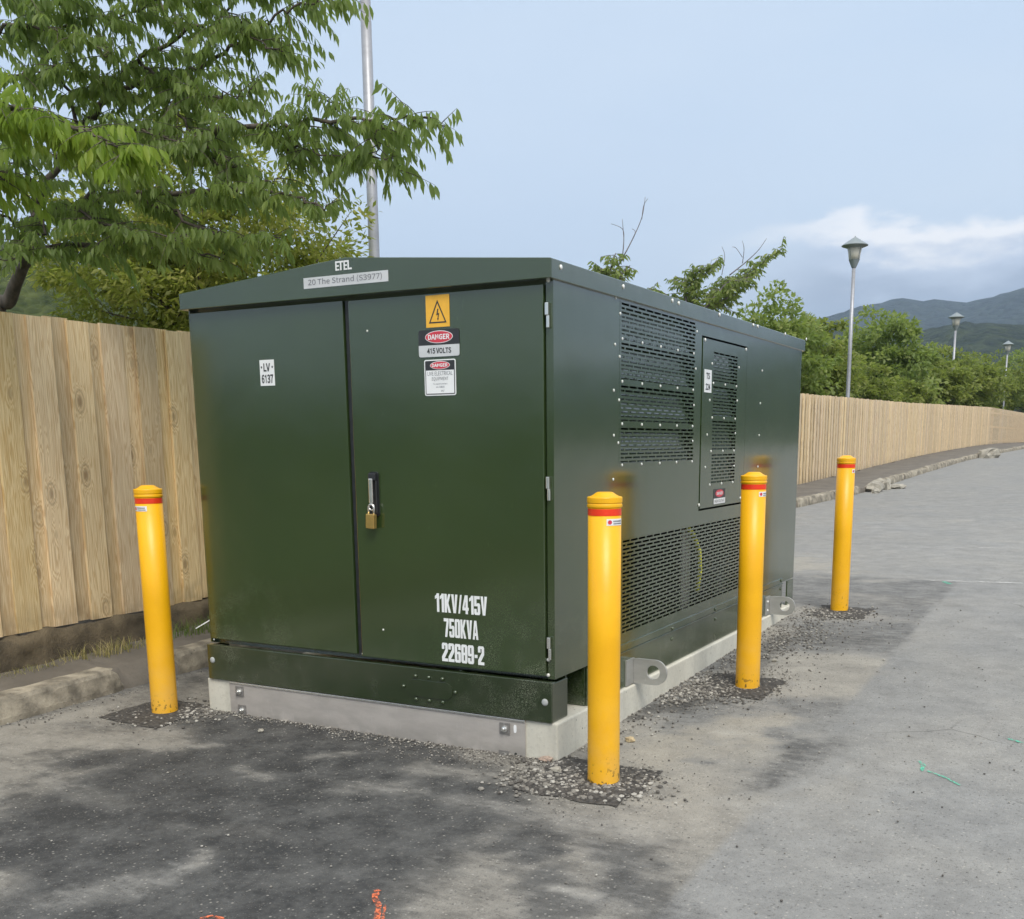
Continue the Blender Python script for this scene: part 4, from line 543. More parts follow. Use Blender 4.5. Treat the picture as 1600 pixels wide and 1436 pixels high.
def text_data(s, bold=0.0):
    G = GLY['b' if bold > .01 else 'r']; v = []; f = []; x = 0
    for ch in s:
        adv, pv, pf = G[ch]; k = len(v)
        v += [(x + pv[2 * i], pv[2 * i + 1]) for i in range(len(pv) // 2)]; f += [tuple(i + k for i in q) for q in pf]; x += adv
    v = np.array(v, float)
    v[:, 0] -= v[:, 0].min(); v[:, 0] /= v[:, 0].max(); v[:, 1] -= v[:, 1].min(); v[:, 1] /= v[:, 1].max()
    return v, f
def lettering(parts, mat, parent, name='lettering'):
    """parts: list of (text, origin, u axis, v axis, width, height, bold)"""
    m = MB()
    for s, o, ua, va, w, h, bold in parts:
        v, f = text_data(s, bold); o = Vector(o); ua = Vector(ua); va = Vector(va)
        m.add([o + ua * (q[0] * w) + va * (q[1] * h) for q in v], f)
    return m.build(name, mat, parent)
FX = Vector((1, 0, 0)); SY = Vector((0, 1, 0)); UZ = Vector((0, 0, 1))
def disc_pts(cx, cz, rx, rz, n=36, p=2.0):
    return [(cx + rx * abs(cos(a)) ** (2 / p) * (1 if cos(a) > 0 else -1), cz + rz * abs(sin(a)) ** (2 / p) * (1 if sin(a) > 0 else -1)) for a in [2 * pi * k / n for k in range(n)]]
def plate(name, pts, mat, parent, at, side='F', th=.0015):
    """a thin plate from a 2-D outline; at = plane offset of its visible face"""
    n = len(pts); v = []
    for dd in (0, th):
        for a, z in pts: v.append((a, at + dd, z) if side == 'F' else (at - dd, a, z))
    f = [tuple(range(n)), tuple(reversed(range(n, 2 * n)))] + [(i, i + n, (i + 1) % n + n, (i + 1) % n) for i in range(n)]
    return mesh_obj(name, v, f, mat, parent)
def rect(a0, a1, z0, z1): return [(a0, z0), (a1, z0), (a1, z1), (a0, z1)]
def rrect(a0, a1, z0, z1, r, n=5):
    p = []
    for cx, cz, s in ((a1 - r, z1 - r, 0), (a0 + r, z1 - r, 1), (a0 + r, z0 + r, 2), (a1 - r, z0 + r, 3)):
        for k in range(n + 1):
            q = (s + k / n) * pi / 2; p.append((cx + r * cos(q), cz + r * sin(q)))
    return p

# ------------------------------------------------------------------ concrete plinth
XL, YB = -2.055, 3.967
pl_ = thing('concrete_plinth', (0, 0, 0), 'pale concrete plinth with a steel channel along its front under the green kiosk', 'plinth')
m = MB(); m.box(XL - .022, .022, -.022, YB - .01, -.25, .172)
o = m.build('slab', CONC, pl_, bevel=.008)
m = MB(); m.box(-1.912, -.136, -.030, -.0235, -.02, .170); m.build('steel_channel', STEEL, pl_, bevel=.001)
m = MB(); m.box(-1.912, -.136, -.0350, -.0302, .162, .1715); m.build('channel_lip', CHROME, pl_, bevel=.001)
PLATE = mat_steel('washer_steel', (.27, .26, .25), .5, .5)
for px_, pz_ in ((-1.841,0.125), (-0.241,0.122), (-0.246,-0.008), (-1.831,0.026)):
    m = MB(); m.box(px_ - .027, px_ + .027, -.035, -.0302, pz_ - .027, pz_ + .027)
    p = m.build('washer_plate', PLATE, pl_, bevel=.001)
    m = MB(); m.lathe([(.016, 0), (.016, .004)], (px_, -.035, pz_), 18, 'y'); m.lathe([(.0095, .004), (.0095, .012), (.006, .013)], (px_, -.035, pz_), 6, 'y'); m.lathe([(.0055, .012), (.0055, .024)], (px_, -.035, pz_), 12, 'y')
    m.build('bolt', CHROME, p)
for px_, pz_ in ((-1.858,0.133), (-0.188,0.126), (-0.186,-0.003)):
    plate('slot_hole', disc_pts(px_, pz_, .0075, .0185, 20, 3), WHITEV if pz_ > .1 else DGREY, pl_, -.0312, th=.001)

# ------------------------------------------------------------------ transformer kiosk
K = thing('transformer_kiosk', (0, 0, 0), 'large dark green ground mounted transformer kiosk with double doors and vented side', 'transformer kiosk')
def holed(m, a0, a1, z0, z1, holes, f):
    As = sorted({a0, a1, *[h[0] for h in holes], *[h[1] for h in holes]}); Zs = sorted({z0, z1, *[h[2] for h in holes], *[h[3] for h in holes]})
    for i in range(len(As) - 1):
        for j in range(len(Zs) - 1):
            ca, cz = (As[i] + As[i + 1]) / 2, (Zs[j] + Zs[j + 1]) / 2
            if any(h[0] < ca < h[1] and h[2] < cz < h[3] for h in holes): continue
            m.add([f(As[i], Zs[j]), f(As[i + 1], Zs[j]), f(As[i + 1], Zs[j + 1]), f(As[i], Zs[j + 1])], [(0, 1, 2, 3)])
G1 = (.672, 1.705, 1.292, 2.038); GD = (1.80, 2.64, .998, 1.976); GL = (.70, 2.66, .430, .922)
m = MB(); Z0, Z1 = .366, 2.06
holed(m, 0, YB, Z0, Z1, [G1, GD, GL], lambda a, z: (0, a, z))
for h in (G1, GD, GL):                                            # folded edges of the openings
    for a in (h[0], h[1]): m.add([(0, a, h[2]), (0, a, h[3]), (-.02, a, h[3]), (-.02, a, h[2])], [(0, 1, 2, 3)])
    for z in (h[2], h[3]): m.add([(0, h[0], z), (0, h[1], z), (-.02, h[1], z), (-.02, h[0], z)], [(0, 1, 2, 3)])
m.add([(XL, 0, Z0), (XL, YB, Z0), (XL, YB, Z1), (XL, 0, Z1)], [(0, 3, 2, 1)])
m.add([(XL, YB, Z0), (0, YB, Z0), (0, YB, Z1), (XL, YB, Z1)], [(0, 3, 2, 1)])
m.add([(XL, 0, Z0), (0, 0, Z0), (0, YB, Z0), (XL, YB, Z0)], [(0, 3, 2, 1)])
# front frame: two posts, rails, recessed back
m.add([(-.034, 0, Z0), (0, 0, Z0), (0, 0, Z1), (-.034, 0, Z1)], [(0, 1, 2, 3)])
m.add([(XL, 0, Z0), (XL + .008, 0, Z0), (XL + .008, 0, Z1), (XL, 0, Z1)], [(0, 1, 2, 3)])
m.add([(-.034, 0, Z0), (-.034, .03, Z0), (-.034, .03, Z1), (-.034, 0, Z1)], [(0, 3, 2, 1)])
m.add([(XL + .008, 0, Z0), (XL + .008, .03, Z0), (XL + .008, .03, Z1), (XL + .008, 0, Z1)], [(0, 1, 2, 3)])
m.add([(XL + .008, .03, Z0), (-.034, .03, Z0), (-.034, .03, Z1), (XL + .008, .03, Z1)], [(0, 1, 2, 3)])
m.build('body', GREEN, K)
m = MB(); m.box(-.40, -.38, .3, 3.6, .38, 2.02); m.build('inner_shade_sheet', DARK, K)  # near-black sheet standing in for the shade inside, behind the side vents

# roof
xc = -1.0275; x0, x1 = XL - .012, .012; y0, y1 = -.045, YB + .045
prof = [(x0, 2.046), (x1, 2.046), (x1, 2.124), (xc, 2.210), (x0, 2.124)]
v = [(a, y, z) for y in (y0, y1) for a, z in prof]
f = [(0, 1, 2, 3, 4), (9, 8, 7, 6, 5)] + [(i, i + 5, (i + 1) % 5 + 5, (i + 1) % 5) for i in range(5)]
roof = mesh_obj('roof', v, f, GREEN, K, bevel=.003)
# fold lines where the side flashing laps the front one
m = MB(); m.box(.012, .0135, -.040, .006, 2.048, 2.120); m.build('corner_lap', GREEN, roof)

def studs(name, pts, plane, r, mat, parent, h=.004, side='S', n=10):
    """one round head per stud, sharing a mesh"""
    me0 = None
    for a, z in pts:
        if me0 is None:
            q = MB(); q.lathe([(r, 0), (r * .92, h * .6), (r * .45, h)], (0, 0, 0), n, 'x' if side == 'S' else 'y')
            o = q.build(name, mat, parent, smooth=True); me0 = o.data
        else: o = link(bpy.data.objects.new(name, me0), parent)
        o.location = (plane, a, z) if side == 'S' else (a, plane, z)
SROOF = [(0.045,2.098), (0.680,2.099), (1.305,2.106), (1.397,2.103), (2.053,2.111), (2.709,2.114), (2.805,2.115), (3.451,2.122), (4.025,2.134)]
studs('roof_screw', SROOF, .012, .011, RIVM, roof, .006)
# doors
def door(name, xa, xb, za, zb, yf, label):
    m = MB(); m.box(xa, xb, yf, .022, za, zb)
    o = m.build(name, GREEN, K, bevel=.004); o['label'] = label; return o
DR = door('door', -1.045, -.040, .379, 2.030, -.016, 'right hand door with danger signs and stencilled numbers')
DL = door('door', -2.043, -1.082, .386, 2.034, -.008, 'left hand door with small LV plate')
# seam post between the doors, a step back
boxo('door_seal', BLACKP, K, -1.078, -1.052, .004, .028, .38, 2.03, .001)
for z in (1.905, 1.197, .505):
    m = MB(); m.box(-.030, -.0155, -.020, -.004, z, z + .050); m.box(-.025, -.0125, -.017, -.003, z - .050, z - .001)
    m.build('hinge', CHROME, DR, bevel=.002)
studs('screw', [(-0.022,2.043), (-0.032,0.452), (-0.033,0.383)], 0, .0085, RIVM, K, .006, 'F')
studs('door_screw', [(-0.940,1.890), (-0.911,0.521)], -.016, .005, RIVM, DR, .004, 'F')
studs('door_screw', [(-1.051,0.390), (-2.029,0.380)], -.002, .005, RIVM, K, .004, 'F')
# door lock: black recess plate with swing lever
lk = plate('lock_plate', rrect(-.958, -.905, 1.058, 1.262, .012), BLACKP, DR, -.0225, th=.0066)
m = MB(); m.box(-.952, -.911, -.040, -.0226, 1.222, 1.255); m.box(-.918, -.909, -.034, -.0226, 1.07, 1.222); m.build('lock_housing', BLACKP, lk, bevel=.004)
m = MB(); m.box(-.946, -.924, -.046, -.036, 1.118, 1.232); m.build('lock_lever', CHROME, lk, bevel=.004)
m = MB(); m.tube([(-.934 + .0135 * sin(a), -.041, 1.100 + .0135 * cos(a)) for a in [2 * pi * k / 20 for k in range(21)]], .0035, 8); m.build('staple_ring', CHROME, lk, smooth=True)
# base skirt
m = MB()
m.box(XL + .004, .0, -.034, -.026, .174, .358); m.box(-.008, .0, -.026, .122, .174, .352); m.box(XL + .004, XL + .012, -.026, .12, .174, .352)
m.box(XL + .004, .0, -.026, .0, .350, .358)
m.build('front_skirt', GREEND, K, bevel=.0025)
m = MB()
m.box(-.008, .002, .322, 3.655, .174, .360); m.box(.0022, .010, .322, 3.655, .354, .360); m.box(.0005, .006, .34, 3.64, .362, .398)
m.build('side_skirt', GREEN, K, bevel=.0015)
m = MB(); m.box(-.010, .001, 3.80, YB, .174, .358); m.box(-.5, -.49, .0, YB, .174, .362)
m.build('rear_foot', GREEN, K, bevel=.002)
boxo('pocket_side', GREEN, K, -.35, -.009, .120, .127, .174, .362, .001)
boxo('pocket_side', GREEN, K, -.35, -.009, .316, .321, .174, .362, .001)
boxo('pocket_side', GREEN, K, -.35, -.009, 3.66, 3.666, .174, .362, .001)
studs('skirt_bolt', [(1.401,0.373), (2.124,0.378), (3.599,0.384)], .006, .011, GREEN, K, .008)
studs('skirt_bolt', [(1.404,0.314), (2.140,0.316), (3.607,0.321)], .002, .011, GREEN, K, .008)
studs('round_cap', [(-0.033,0.267), (-2.017,0.276)], -.034, .0165, CAPG, K, .005, 'F', 24)
# oval access cover with bolts
cx0, cx1, cz0, cz1 = -.775, -.515, .222, .302
oc = plate('access_cover', rrect(cx0, cx1, cz0, cz1, .0395, 8), GREEND, K, -.0385, th=.0044)
studs('cover_bolt', [(-.790, .262), (-.72, .318), (-.645, .318), (-.57, .318), (-.500, .262), (-.72, .207), (-.645, .207), (-.57, .207)], -.034, .0105, GREEN, K, .009, 'F', 6)
# lifting lugs
def lug(ya):
    zc = .243; L = .128; R = .0655; n = 28
    xc_ = L
    out = [(.0125, zc - .0655)] + [(xc_ + R * cos(-pi / 2 + pi * k / 18), zc + R * sin(-pi / 2 + pi * k / 18)) for k in range(19)] + [(.0125, zc + .0655)]
    m = MB(); th = .014; hr = .036
    # plate with a round hole: ring of quads between outline and hole
    no = 48; hole = [(xc_ - .008 + hr * cos(2 * pi * k / no), zc + hr * sin(2 * pi * k / no)) for k in range(no)]
    def ray_out(a):
        dx, dz = cos(a), sin(a); best = 1e9; ox, oz = xc_ - .008, zc
        for i in range(len(out)):
            (ax, az), (bx, bz) = out[i], out[(i + 1) % len(out)]
            ex, ez = bx - ax, bz - az; den = dx * ez - dz * ex
            if abs(den) < 1e-12: continue
            t = ((ax - ox) * ez - (az - oz) * ex) / den; u = ((ax - ox) * dz - (az - oz) * dx) / den
            if t > 0 and -1e-6 <= u <= 1 + 1e-6: best = min(best, t)
        return (ox + dx * best, oz + dz * best)
    ang = [2 * pi * k / no for k in range(no)]; ro = [ray_out(a) for a in ang]
    v = [(x, ya, z) for x, z in hole] + [(x, ya, z) for x, z in ro] + [(x, ya + th, z) for x, z in hole] + [(x, ya + th, z) for x, z in ro]
    f = []
    for k in range(no):
        j = (k + 1) % no
        f += [(k, no + k, no + j, j), (2 * no + k, 2 * no + j, 3 * no + j, 3 * no + k), (k, j, 2 * no + j, 2 * no + k), (no + k, 3 * no + k, 3 * no + j, no + j)]
    m.add(v, f); m.box(.0022, .0122, ya - .085, ya + th, zc - .066, zc + .066)
    o = m.build('lifting_lug', LUGM, K, bevel=.0012); return o
lug(.845); lug(3.30)
studs('lug_bolt', [(3.245, .275), (3.245, .212)], .0122, .009, RIVM, K, .008, 'S', 6)
# vent grilles: punched plates with staggered slots
def grille(name, a0, a1, z0, z1, groups, ga, gb, pitch_a, sw, sh, x, parent, mat=GREEN):
    m = MB(); th = .0025
    zs = sorted([z for g in groups for z in g])
    rows = sorted((z - sh / 2, z + sh / 2, i) for g in groups for i, z in enumerate(g))
    def q(aa, ab, za, zb): m.add([(x, aa, za), (x, ab, za), (x, ab, zb), (x, aa, zb)], [(0, 1, 2, 3)])
    zc_ = z0
    for k, (za, zb, i) in enumerate(rows):
        q(a0, a1, zc_, za); zc_ = zb
        c = a0; s = ga - (pitch_a / 2 if i % 2 else 0)
        while s < gb:
            aa, ab = max(s, ga), min(s + sw, gb)
            if ab - aa > .012:
                q(c, aa, za, zb); c = ab
                m.add([(x, aa, za), (x, ab, za), (x - th, ab, za), (x - th, aa, za)], [(0, 1, 2, 3)])
                m.add([(x, aa, zb), (x, ab, zb), (x - th, ab, zb), (x - th, aa, zb)], [(3, 2, 1, 0)])
                m.add([(x, aa, za), (x, aa, zb), (x - th, aa, zb), (x - th, aa, za)], [(0, 1, 2, 3)])
                m.add([(x, ab, za), (x, ab, zb), (x - th, ab, zb), (x - th, ab, za)], [(3, 2, 1, 0)])
            s += pitch_a
        q(c, a1, za, zb)
    q(a0, a1, zc_, z1)
    return m.build(name, mat, parent)
def deflector(a0, a1, zt, zb, parent, depth=.055):
    m = MB(); m.add([(-depth, a0, zt), (-depth, a1, zt), (-.012, a1, zb), (-.012, a0, zb)], [(0, 3, 2, 1)])
    m.build('air_deflector', GREEN, parent, solid=.002)
pp = .0196
tops = [2.026, 1.846, 1.650, 1.453]
g1 = grille('vent_grille', G1[0], G1[1], G1[2], G1[3], [[t - pp * i for i in range(9)] for t in tops], .690, 1.692, .1005, .086, .0100, .0008, K)
for t in tops: deflector(G1[0], G1[1] - .06, t + .005, t - pp * 8.9, g1)
RZ = [1.868, 1.673, 1.476, 1.282]
studs('rivet', [(.70 + .002 * k + .242 * j, z) for k, z in enumerate(RZ) for j in range(5)], .0008, .0072, RIVM, g1, .004)
studs('rivet', [(0.623,2.044), (0.619,1.836), (0.607,1.628), (0.610,1.422), (0.606,1.217), (0.675,1.979), (0.671,1.785), (0.667,1.586), (0.662,1.387), (1.716,1.989), (1.707,1.789), (1.688,1.591), (1.679,1.395)], .0, .0072, RIVM, K, .004)
studs('rivet', [(2.996,2.059), (2.976,1.850), (2.956,1.640), (2.950,1.432), (2.944,1.227)], .0, .0072, RIVM, K, .004)
# access panel with its own grille
ap = grille('access_panel', 1.812, 2.628, 1.010, 1.964, [[t - pp * i for i in range(9)] for t in (1.896, 1.703, 1.506, 1.312)], 2.0, 2.44, .1005, .086, .0100, .003, K)
m = MB()
for a0_, a1_, z0_, z1_ in ((1.812, 1.815, 1.010, 1.964), (2.625, 2.628, 1.010, 1.964), (1.815, 2.625, 1.010, 1.013), (1.815, 2.625, 1.961, 1.964)): m.box(-.012, .0029, a0_, a1_, z0_, z1_)
m.build('panel_rim', GREEN, ap)
for t in (1.896, 1.703, 1.506, 1.312): deflector(1.98, 2.40, t + .005, t - pp * 8.9, ap, .03)
studs('rivet', [(2.0 - .008 * k + .215 * j, z) for k, z in enumerate((1.725, 1.529, 1.336, 1.142)) for j in range(3)], .003, .0072, RIVM, ap, .004)
studs('rivet', [(1.972,1.833), (1.942,1.627), (1.911,1.431), (1.891,1.246), (2.472,1.841), (2.452,1.640), (2.432,1.442), (2.424,1.242)], .003, .0072, RIVM, ap, .004)
studs('panel_screw', [(1.844,1.955), (2.604,1.958), (1.796,1.033), (2.573,1.036)], .003, .010, RIVM, ap, .005)
m = MB(); m.box(-.16, -.15, G1[1] + .03, 2.70, .96, 2.00); m.build('panel_shade_sheet', DARK, K)  # black sheet added so the panel slots look dark, shade put in as colour
# lower grille, with things showing behind it
gl = grille('lower_vent_grille', GL[0], GL[1], GL[2], GL[3], [[.911 - pp * i for i in range(24)]], .722, 2.64, .1005, .086, .0100, .0008, K)
m = MB()
for k in range(9): m.box(-.36, -.06, 1.95 + .075 * k, 1.962 + .075 * k, .42, .90)
m.box(-.37, -.36, 1.9, 2.66, .40, .92); m.build('cooling_fins', DGREY, K)
m = MB(); m.box(-.05, -.044, 1.66, 1.80, .43, .90); m.build('inner_bracket', LUGM, K)
m = MB(); m.tube([(-.028, 1.70, .91), (-.018, 1.78, .86), (-.012, 1.86, .76), (-.012, 1.88, .64), (-.014, 1.84, .52)], .014, 8); m.build('earth_cable', EARTHW, K, smooth=True)
m = MB(); m.box(-.06, -.02, 2.20, 2.38, .46, .60); m.box(-.07, -.05, 2.10, 2.55, .60, .62); m.build('inner_bracket', DGREY, K, bevel=.004)

# signs
YD = -.0185
def sign(name, pts, mat, parent, at, side='F', label=None, th=.0015):
    o = plate(name, pts, mat, parent, at, side, th)
    if label: o['label'] = label
    return o
s = sign('address_sign', rect(-1.270, -.793, 2.0905, 2.1375), GREYV, K, -.0465, label='silver strip sign reading 20 The Strand (S3977)')
lettering([('20 The Strand (S3977)', (-1.242, -.0475, 2.0985), FX, UZ, .416, .032, 0)], simple('grey_print', (.13, .14, .16), .4), s)
m = MB(); ex, ez = -1.083, 2.156
for a, b, c_, d_ in ((0, .007, 0, .040), (.007, .021, 0, .0065), (.007, .0195, .0165, .023), (.007, .045, .033, .040), (.0265, .0345, 0, .033),
                     (.047, .054, 0, .040), (.054, .066, 0, .0065), (.054, .065, .0165, .023), (.054, .068, .033, .040), (.069, .0765, 0, .040), (.0765, .092, 0, .0075)):
    m.box(ex + a, ex + b, -.0462, -.0452, ez + c_, ez + d_)
m.build('maker_lettering', WHITEV, K)
s = sign('equipment_label', rect(-1.598, -1.508, 1.668, 1.789), WHITEV, DL, -.0098, label='white plate reading LV 6137')
lettering([('LV', (-1.574, -.0108, 1.735), FX, UZ, .042, .038, .012), ('6137', (-1.589, -.0108, 1.679), FX, UZ, .073, .042, .012)], BLACKV, s)
for a in (-1.587, -1.519): plate('rivet_dot', disc_pts(a, 1.755, .0042, .0055, 10), BLACKV, s, -.0108, th=.0008)
# yellow shock hazard sign
xa, xb, za, zb = -.618, -.496, 1.886, 2.020
s = sign('hazard_sign', rect(xa, xb, za, zb), YELV, DR, YD, label='yellow warning sign with lightning bolt in a black triangle')
cx = (xa + xb) / 2
tri_o = [(cx - .046, za + .017), (cx + .046, za + .017), (cx, zb - .020)]
tri_i = [(cx - .0375, za + .0225), (cx + .0375, za + .0225), (cx, zb - .034)]
v = [(a, YD - .0008, z) for a, z in tri_o + tri_i]; mesh_obj('triangle', v, [(0, 1, 4, 3), (1, 2, 5, 4), (2, 0, 3, 5)], BLACKV, s)
z0_ = za + .028
bolt = [(cx - .001, z0_ + .048), (cx + .005, z0_ + .048), (cx + .001, z0_ + .029), (cx + .009, z0_ + .031), (cx + .0035, z0_ + .008), (cx + .0065, z0_ + .0085), (cx + .001, z0_ - .001), (cx - .003, z0_ + .010), (cx + .0000, z0_ + .009), (cx + .0025, z0_ + .024), (cx - .0065, z0_ + .021)]
plate('lightning_bolt', bolt[::-1], BLACKV, s, YD - .0008, th=.0005)
# danger 415 volts
xa, xb, za, zb = -.660, -.448, 1.762, 1.876
s = sign('danger_sign', rrect(xa, xb, za, zb, .010), BLACKV, DR, YD, label='rounded sign reading DANGER 415 VOLTS')
lo = rrect(xa, xb, za, zb, .010); lo = [(a, min(z, za + .049)) for a, z in lo]
plate('white_field', lo, GREYV, s, YD - .0006, th=.0005)
ccx = (xa + xb) / 2 + .001
plate('white_oval', disc_pts(ccx, zb - .031, .072, .0265), WHITEV, s, YD - .0008, th=.0005)
plate('red_oval', disc_pts(ccx, zb - .031, .069, .0238), REDV, s, YD - .0014, th=.0005)
lettering([('DANGER', (ccx - .056, YD - .0021, zb - .0425), FX, UZ, .112, .023, .016)], WHITEV, s)
lettering([('415 VOLTS', (ccx - .063, YD - .0013, za + .013), FX, UZ, .126, .024, .014)], BLACKV, s)
# danger live electrical equipment
xa, xb, za, zb = -.634, -.470, 1.596, 1.750
s = sign('danger_sign', rrect(xa, xb, za, zb, .009), WHITEV, DR, YD, label='white bordered sign reading DANGER LIVE ELECTRICAL EQUIPMENT')
plate('black_border', rrect(xa + .005, xb - .005, za + .005, zb - .005, .005), BLACKV, s, YD - .0006, th=.0004)
plate('white_field', rect(xa + .009, xb - .009, za + .009, zb - .046), WHITEV, s, YD - .0012, th=.0004)
ccx = (xa + xb) / 2 + .001
plate('white_oval', disc_pts(ccx, zb - .025, .052, .0172), WHITEV, s, YD - .0012, th=.0004)
plate('red_oval', disc_pts(ccx, zb - .025, .0495, .0150), REDV, s, YD - .0018, th=.0004)
lettering([('DANGER', (ccx - .041, YD - .0025, zb - .0325), FX, UZ, .082, .0150, .02)], WHITEV, s)
GP = simple('fine_print', (.13, .14, .17), .4)
lettering([('LIVE ELECTRICAL', (ccx - .065, YD - .0019, zb - .068), FX, UZ, .130, .0170, .004), ('EQUIPMENT', (ccx - .043, YD - .0019, zb - .092), FX, UZ, .086, .0170, .004)], GP, s)
lettering([('To report contact', (ccx - .037, YD - .0019, zb - .109), FX, UZ, .074, .0085, .0), ('on 0800', (ccx - .022, YD - .0019, zb - .121), FX, UZ, .044, .0080, .0), ('WE*', (ccx + .004, YD - .0019, zb - .138), FX, UZ, .018, .0085, .0)], GP, s)
# stencilled numbers
def R4(a, b, c, d): return [(a, b), (c, b), (c, d), (a, d)]
BC = [(1.4, 0), (8, 0), (9.4, 1.6), (9.4, 2.9), (0, 2.9), (0, 1.6)]; TC = [(x, 20 - y) for x, y in BC][::-1]
BLK = {'1': [R4(3.2, 0, 7, 20), [(.2, 13.6), (3.2, 15), (3.2, 20), (2.6, 18.4), (.2, 17)]], '7': [R4(0, 16.6, 9, 20), [(1.8, 0), (5.8, 0), (9, 16.6), (5.0, 16.6)]],
 '0': [BC, TC, R4(0, 2.9, 3.85, 17.1), R4(5.55, 2.9, 9.4, 17.1)],
 '5': [R4(.2, 16.8, 8.9, 20), R4(.2, 9.2, 3.85, 16.8), R4(0, 2.9, 3.85, 6.4), BC, R4(5.55, 2.9, 9.4, 9.2), [(3.85, 9.2), (9.4, 9.2), (9.4, 11), (8, 12.6), (5, 12.6), (3.85, 11.6)]],
 '2': [TC, R4(5.55, 13, 9.4, 17.1), R4(0, 13.2, 3.85, 17.1), [(0, 3.2), (4.1, 3.2), (9.4, 11), (9.4, 13), (5.55, 13), (0, 5)], R4(0, 0, 9.4, 3.2)],
 '6': [BC, TC, R4(0, 2.9, 3.85, 17.1), R4(5.55, 2.9, 9.4, 9), [(3.85, 9), (9.4, 9), (9.4, 10.6), (8.2, 12), (5, 12), (3.85, 11)], R4(5.55, 13.6, 9.4, 17.1)],
 '8': [BC, TC, R4(0, 2.9, 3.85, 17.1), R4(5.55, 2.9, 9.4, 17.1), R4(3.85, 8.7, 5.55, 11.5)],
 '4': [R4(4.8, 0, 8.5, 20), R4(0, 3.8, 4.8, 7), R4(8.5, 3.8, 9.8, 7), [(0, 7), (3, 7), (4.8, 13.5), (4.8, 20), (3.9, 20)]],
 'K': [R4(0, 0, 3.8, 20), [(3.8, 8), (6.2, 10.4), (9.9, 20), (6.2, 20), (3.8, 13)], [(3.8, 8), (6.2, 0), (10.2, 0), (6.2, 10.4)]],
 'V': [[(0, 20), (3, 0), (5, 0), (5, 6), (3.9, 20)], [(10, 20), (6.1, 20), (5, 6), (5, 0), (7, 0)]],
 'A': [[(0, 0), (3.6, 0), (3.95, 4), (4.2, 7), (5, 15), (5, 20), (3, 20)], [(10, 0), (7, 20), (5, 20), (5, 15), (5.8, 7), (6.05, 4), (6.4, 0)], [(3.95, 4), (6.05, 4), (5.8, 7), (4.2, 7)]],
 '/': [[(0, 0), (2.7, 0), (6, 20), (3.3, 20)]], '-': [R4(.2, 7, 4.8, 10.4)]}
BLK['9'] = [[(9.4 - x, 20 - y) for x, y in p] for p in BLK['6']]
def block_text(t, xa, xb, z0, z1, yp):
    m = MB(); x = 0; polys = []
    for ch in t:
        ps = BLK[ch]; w = max(q[0] for p in ps for q in p)
        polys += [[(q[0] + x, q[1]) for q in p] for p in ps]; x += w + .75
    x -= .75
    for p in polys: m.add([(xa + q[0] / x * (xb - xa), yp, z0 + q[1] / 20 * (z1 - z0)) for q in p], [tuple(range(len(p)))])
    return m
m = block_text('11KV/415V', -.612, -.332, .629, .715, -.0172)
for a_ in (('750KVA', -.566, -.381, .515, .602), ('22689-2', -.580, -.352, .400, .487)):
    q = block_text(*a_, -.0172); m.add(q.v, q.f)
m.build('stencilled_numbers', WHITEV, DR)
# side labels
s = sign('equipment_label', rect(1.845, 1.965, 1.668, 1.795), WHITEV, ap, .0045, 'S', 'white plate reading TS 224 beside the small vents')
lettering([('TS', (.0056, 1.870, 1.742), SY, UZ, .062, .036, .012), ('224', (.0056, 1.862, 1.682), SY, UZ, .080, .036, .012)], BLACKV, s)
s = sign('danger_sign', rect(2.048, 2.262, 1.022, 1.112), BLACKV, ap, .0045, 'S', 'small sign reading DANGER HIGH VOLTAGE under the vents')
plate('white_field', rect(2.050, 2.260, 1.024, 1.056), WHITEV, s, .0055, 'S', .0006)
plate('red_oval', disc_pts(2.155, 1.085, .075, .022), REDV, s, .0055, 'S', .0006)
lettering([('DANGER', (.0063, 2.10, 1.076), SY, UZ, .110, .018, .02)], WHITEV, s)
lettering([('HIGH VOLTAGE', (.0063, 2.065, 1.031), SY, UZ, .180, .018, .0)], BLACKV, s)

# padlock: hangs from the staple ring, so a thing of its own
PK = thing('padlock', (-.938, -.045, 1.012), 'small brass padlock hanging from the lever on the right hand door', 'padlock')
m = MB(); m.box(-.0185, .0185, -.009, .009, 0, .050); m.build('lock_body', BRASS, PK, bevel=.003)
m = MB(); m.tube([(-.0125, 0, .046), (-.0125, 0, .070)] + [(-.0125 * cos(a), 0, .070 + .0125 * sin(a)) for a in [pi * k / 12 for k in range(1, 12)]] + [(.0125, 0, .070), (.0125, 0, .046)], .0038, 8); m.build('shackle', CHROME, PK, smooth=True)
PK.scale = (1.35, 1.35, 1.35); PK.location.z = 1.002; PK.rotation_euler = (0, radians(3), radians(-6))

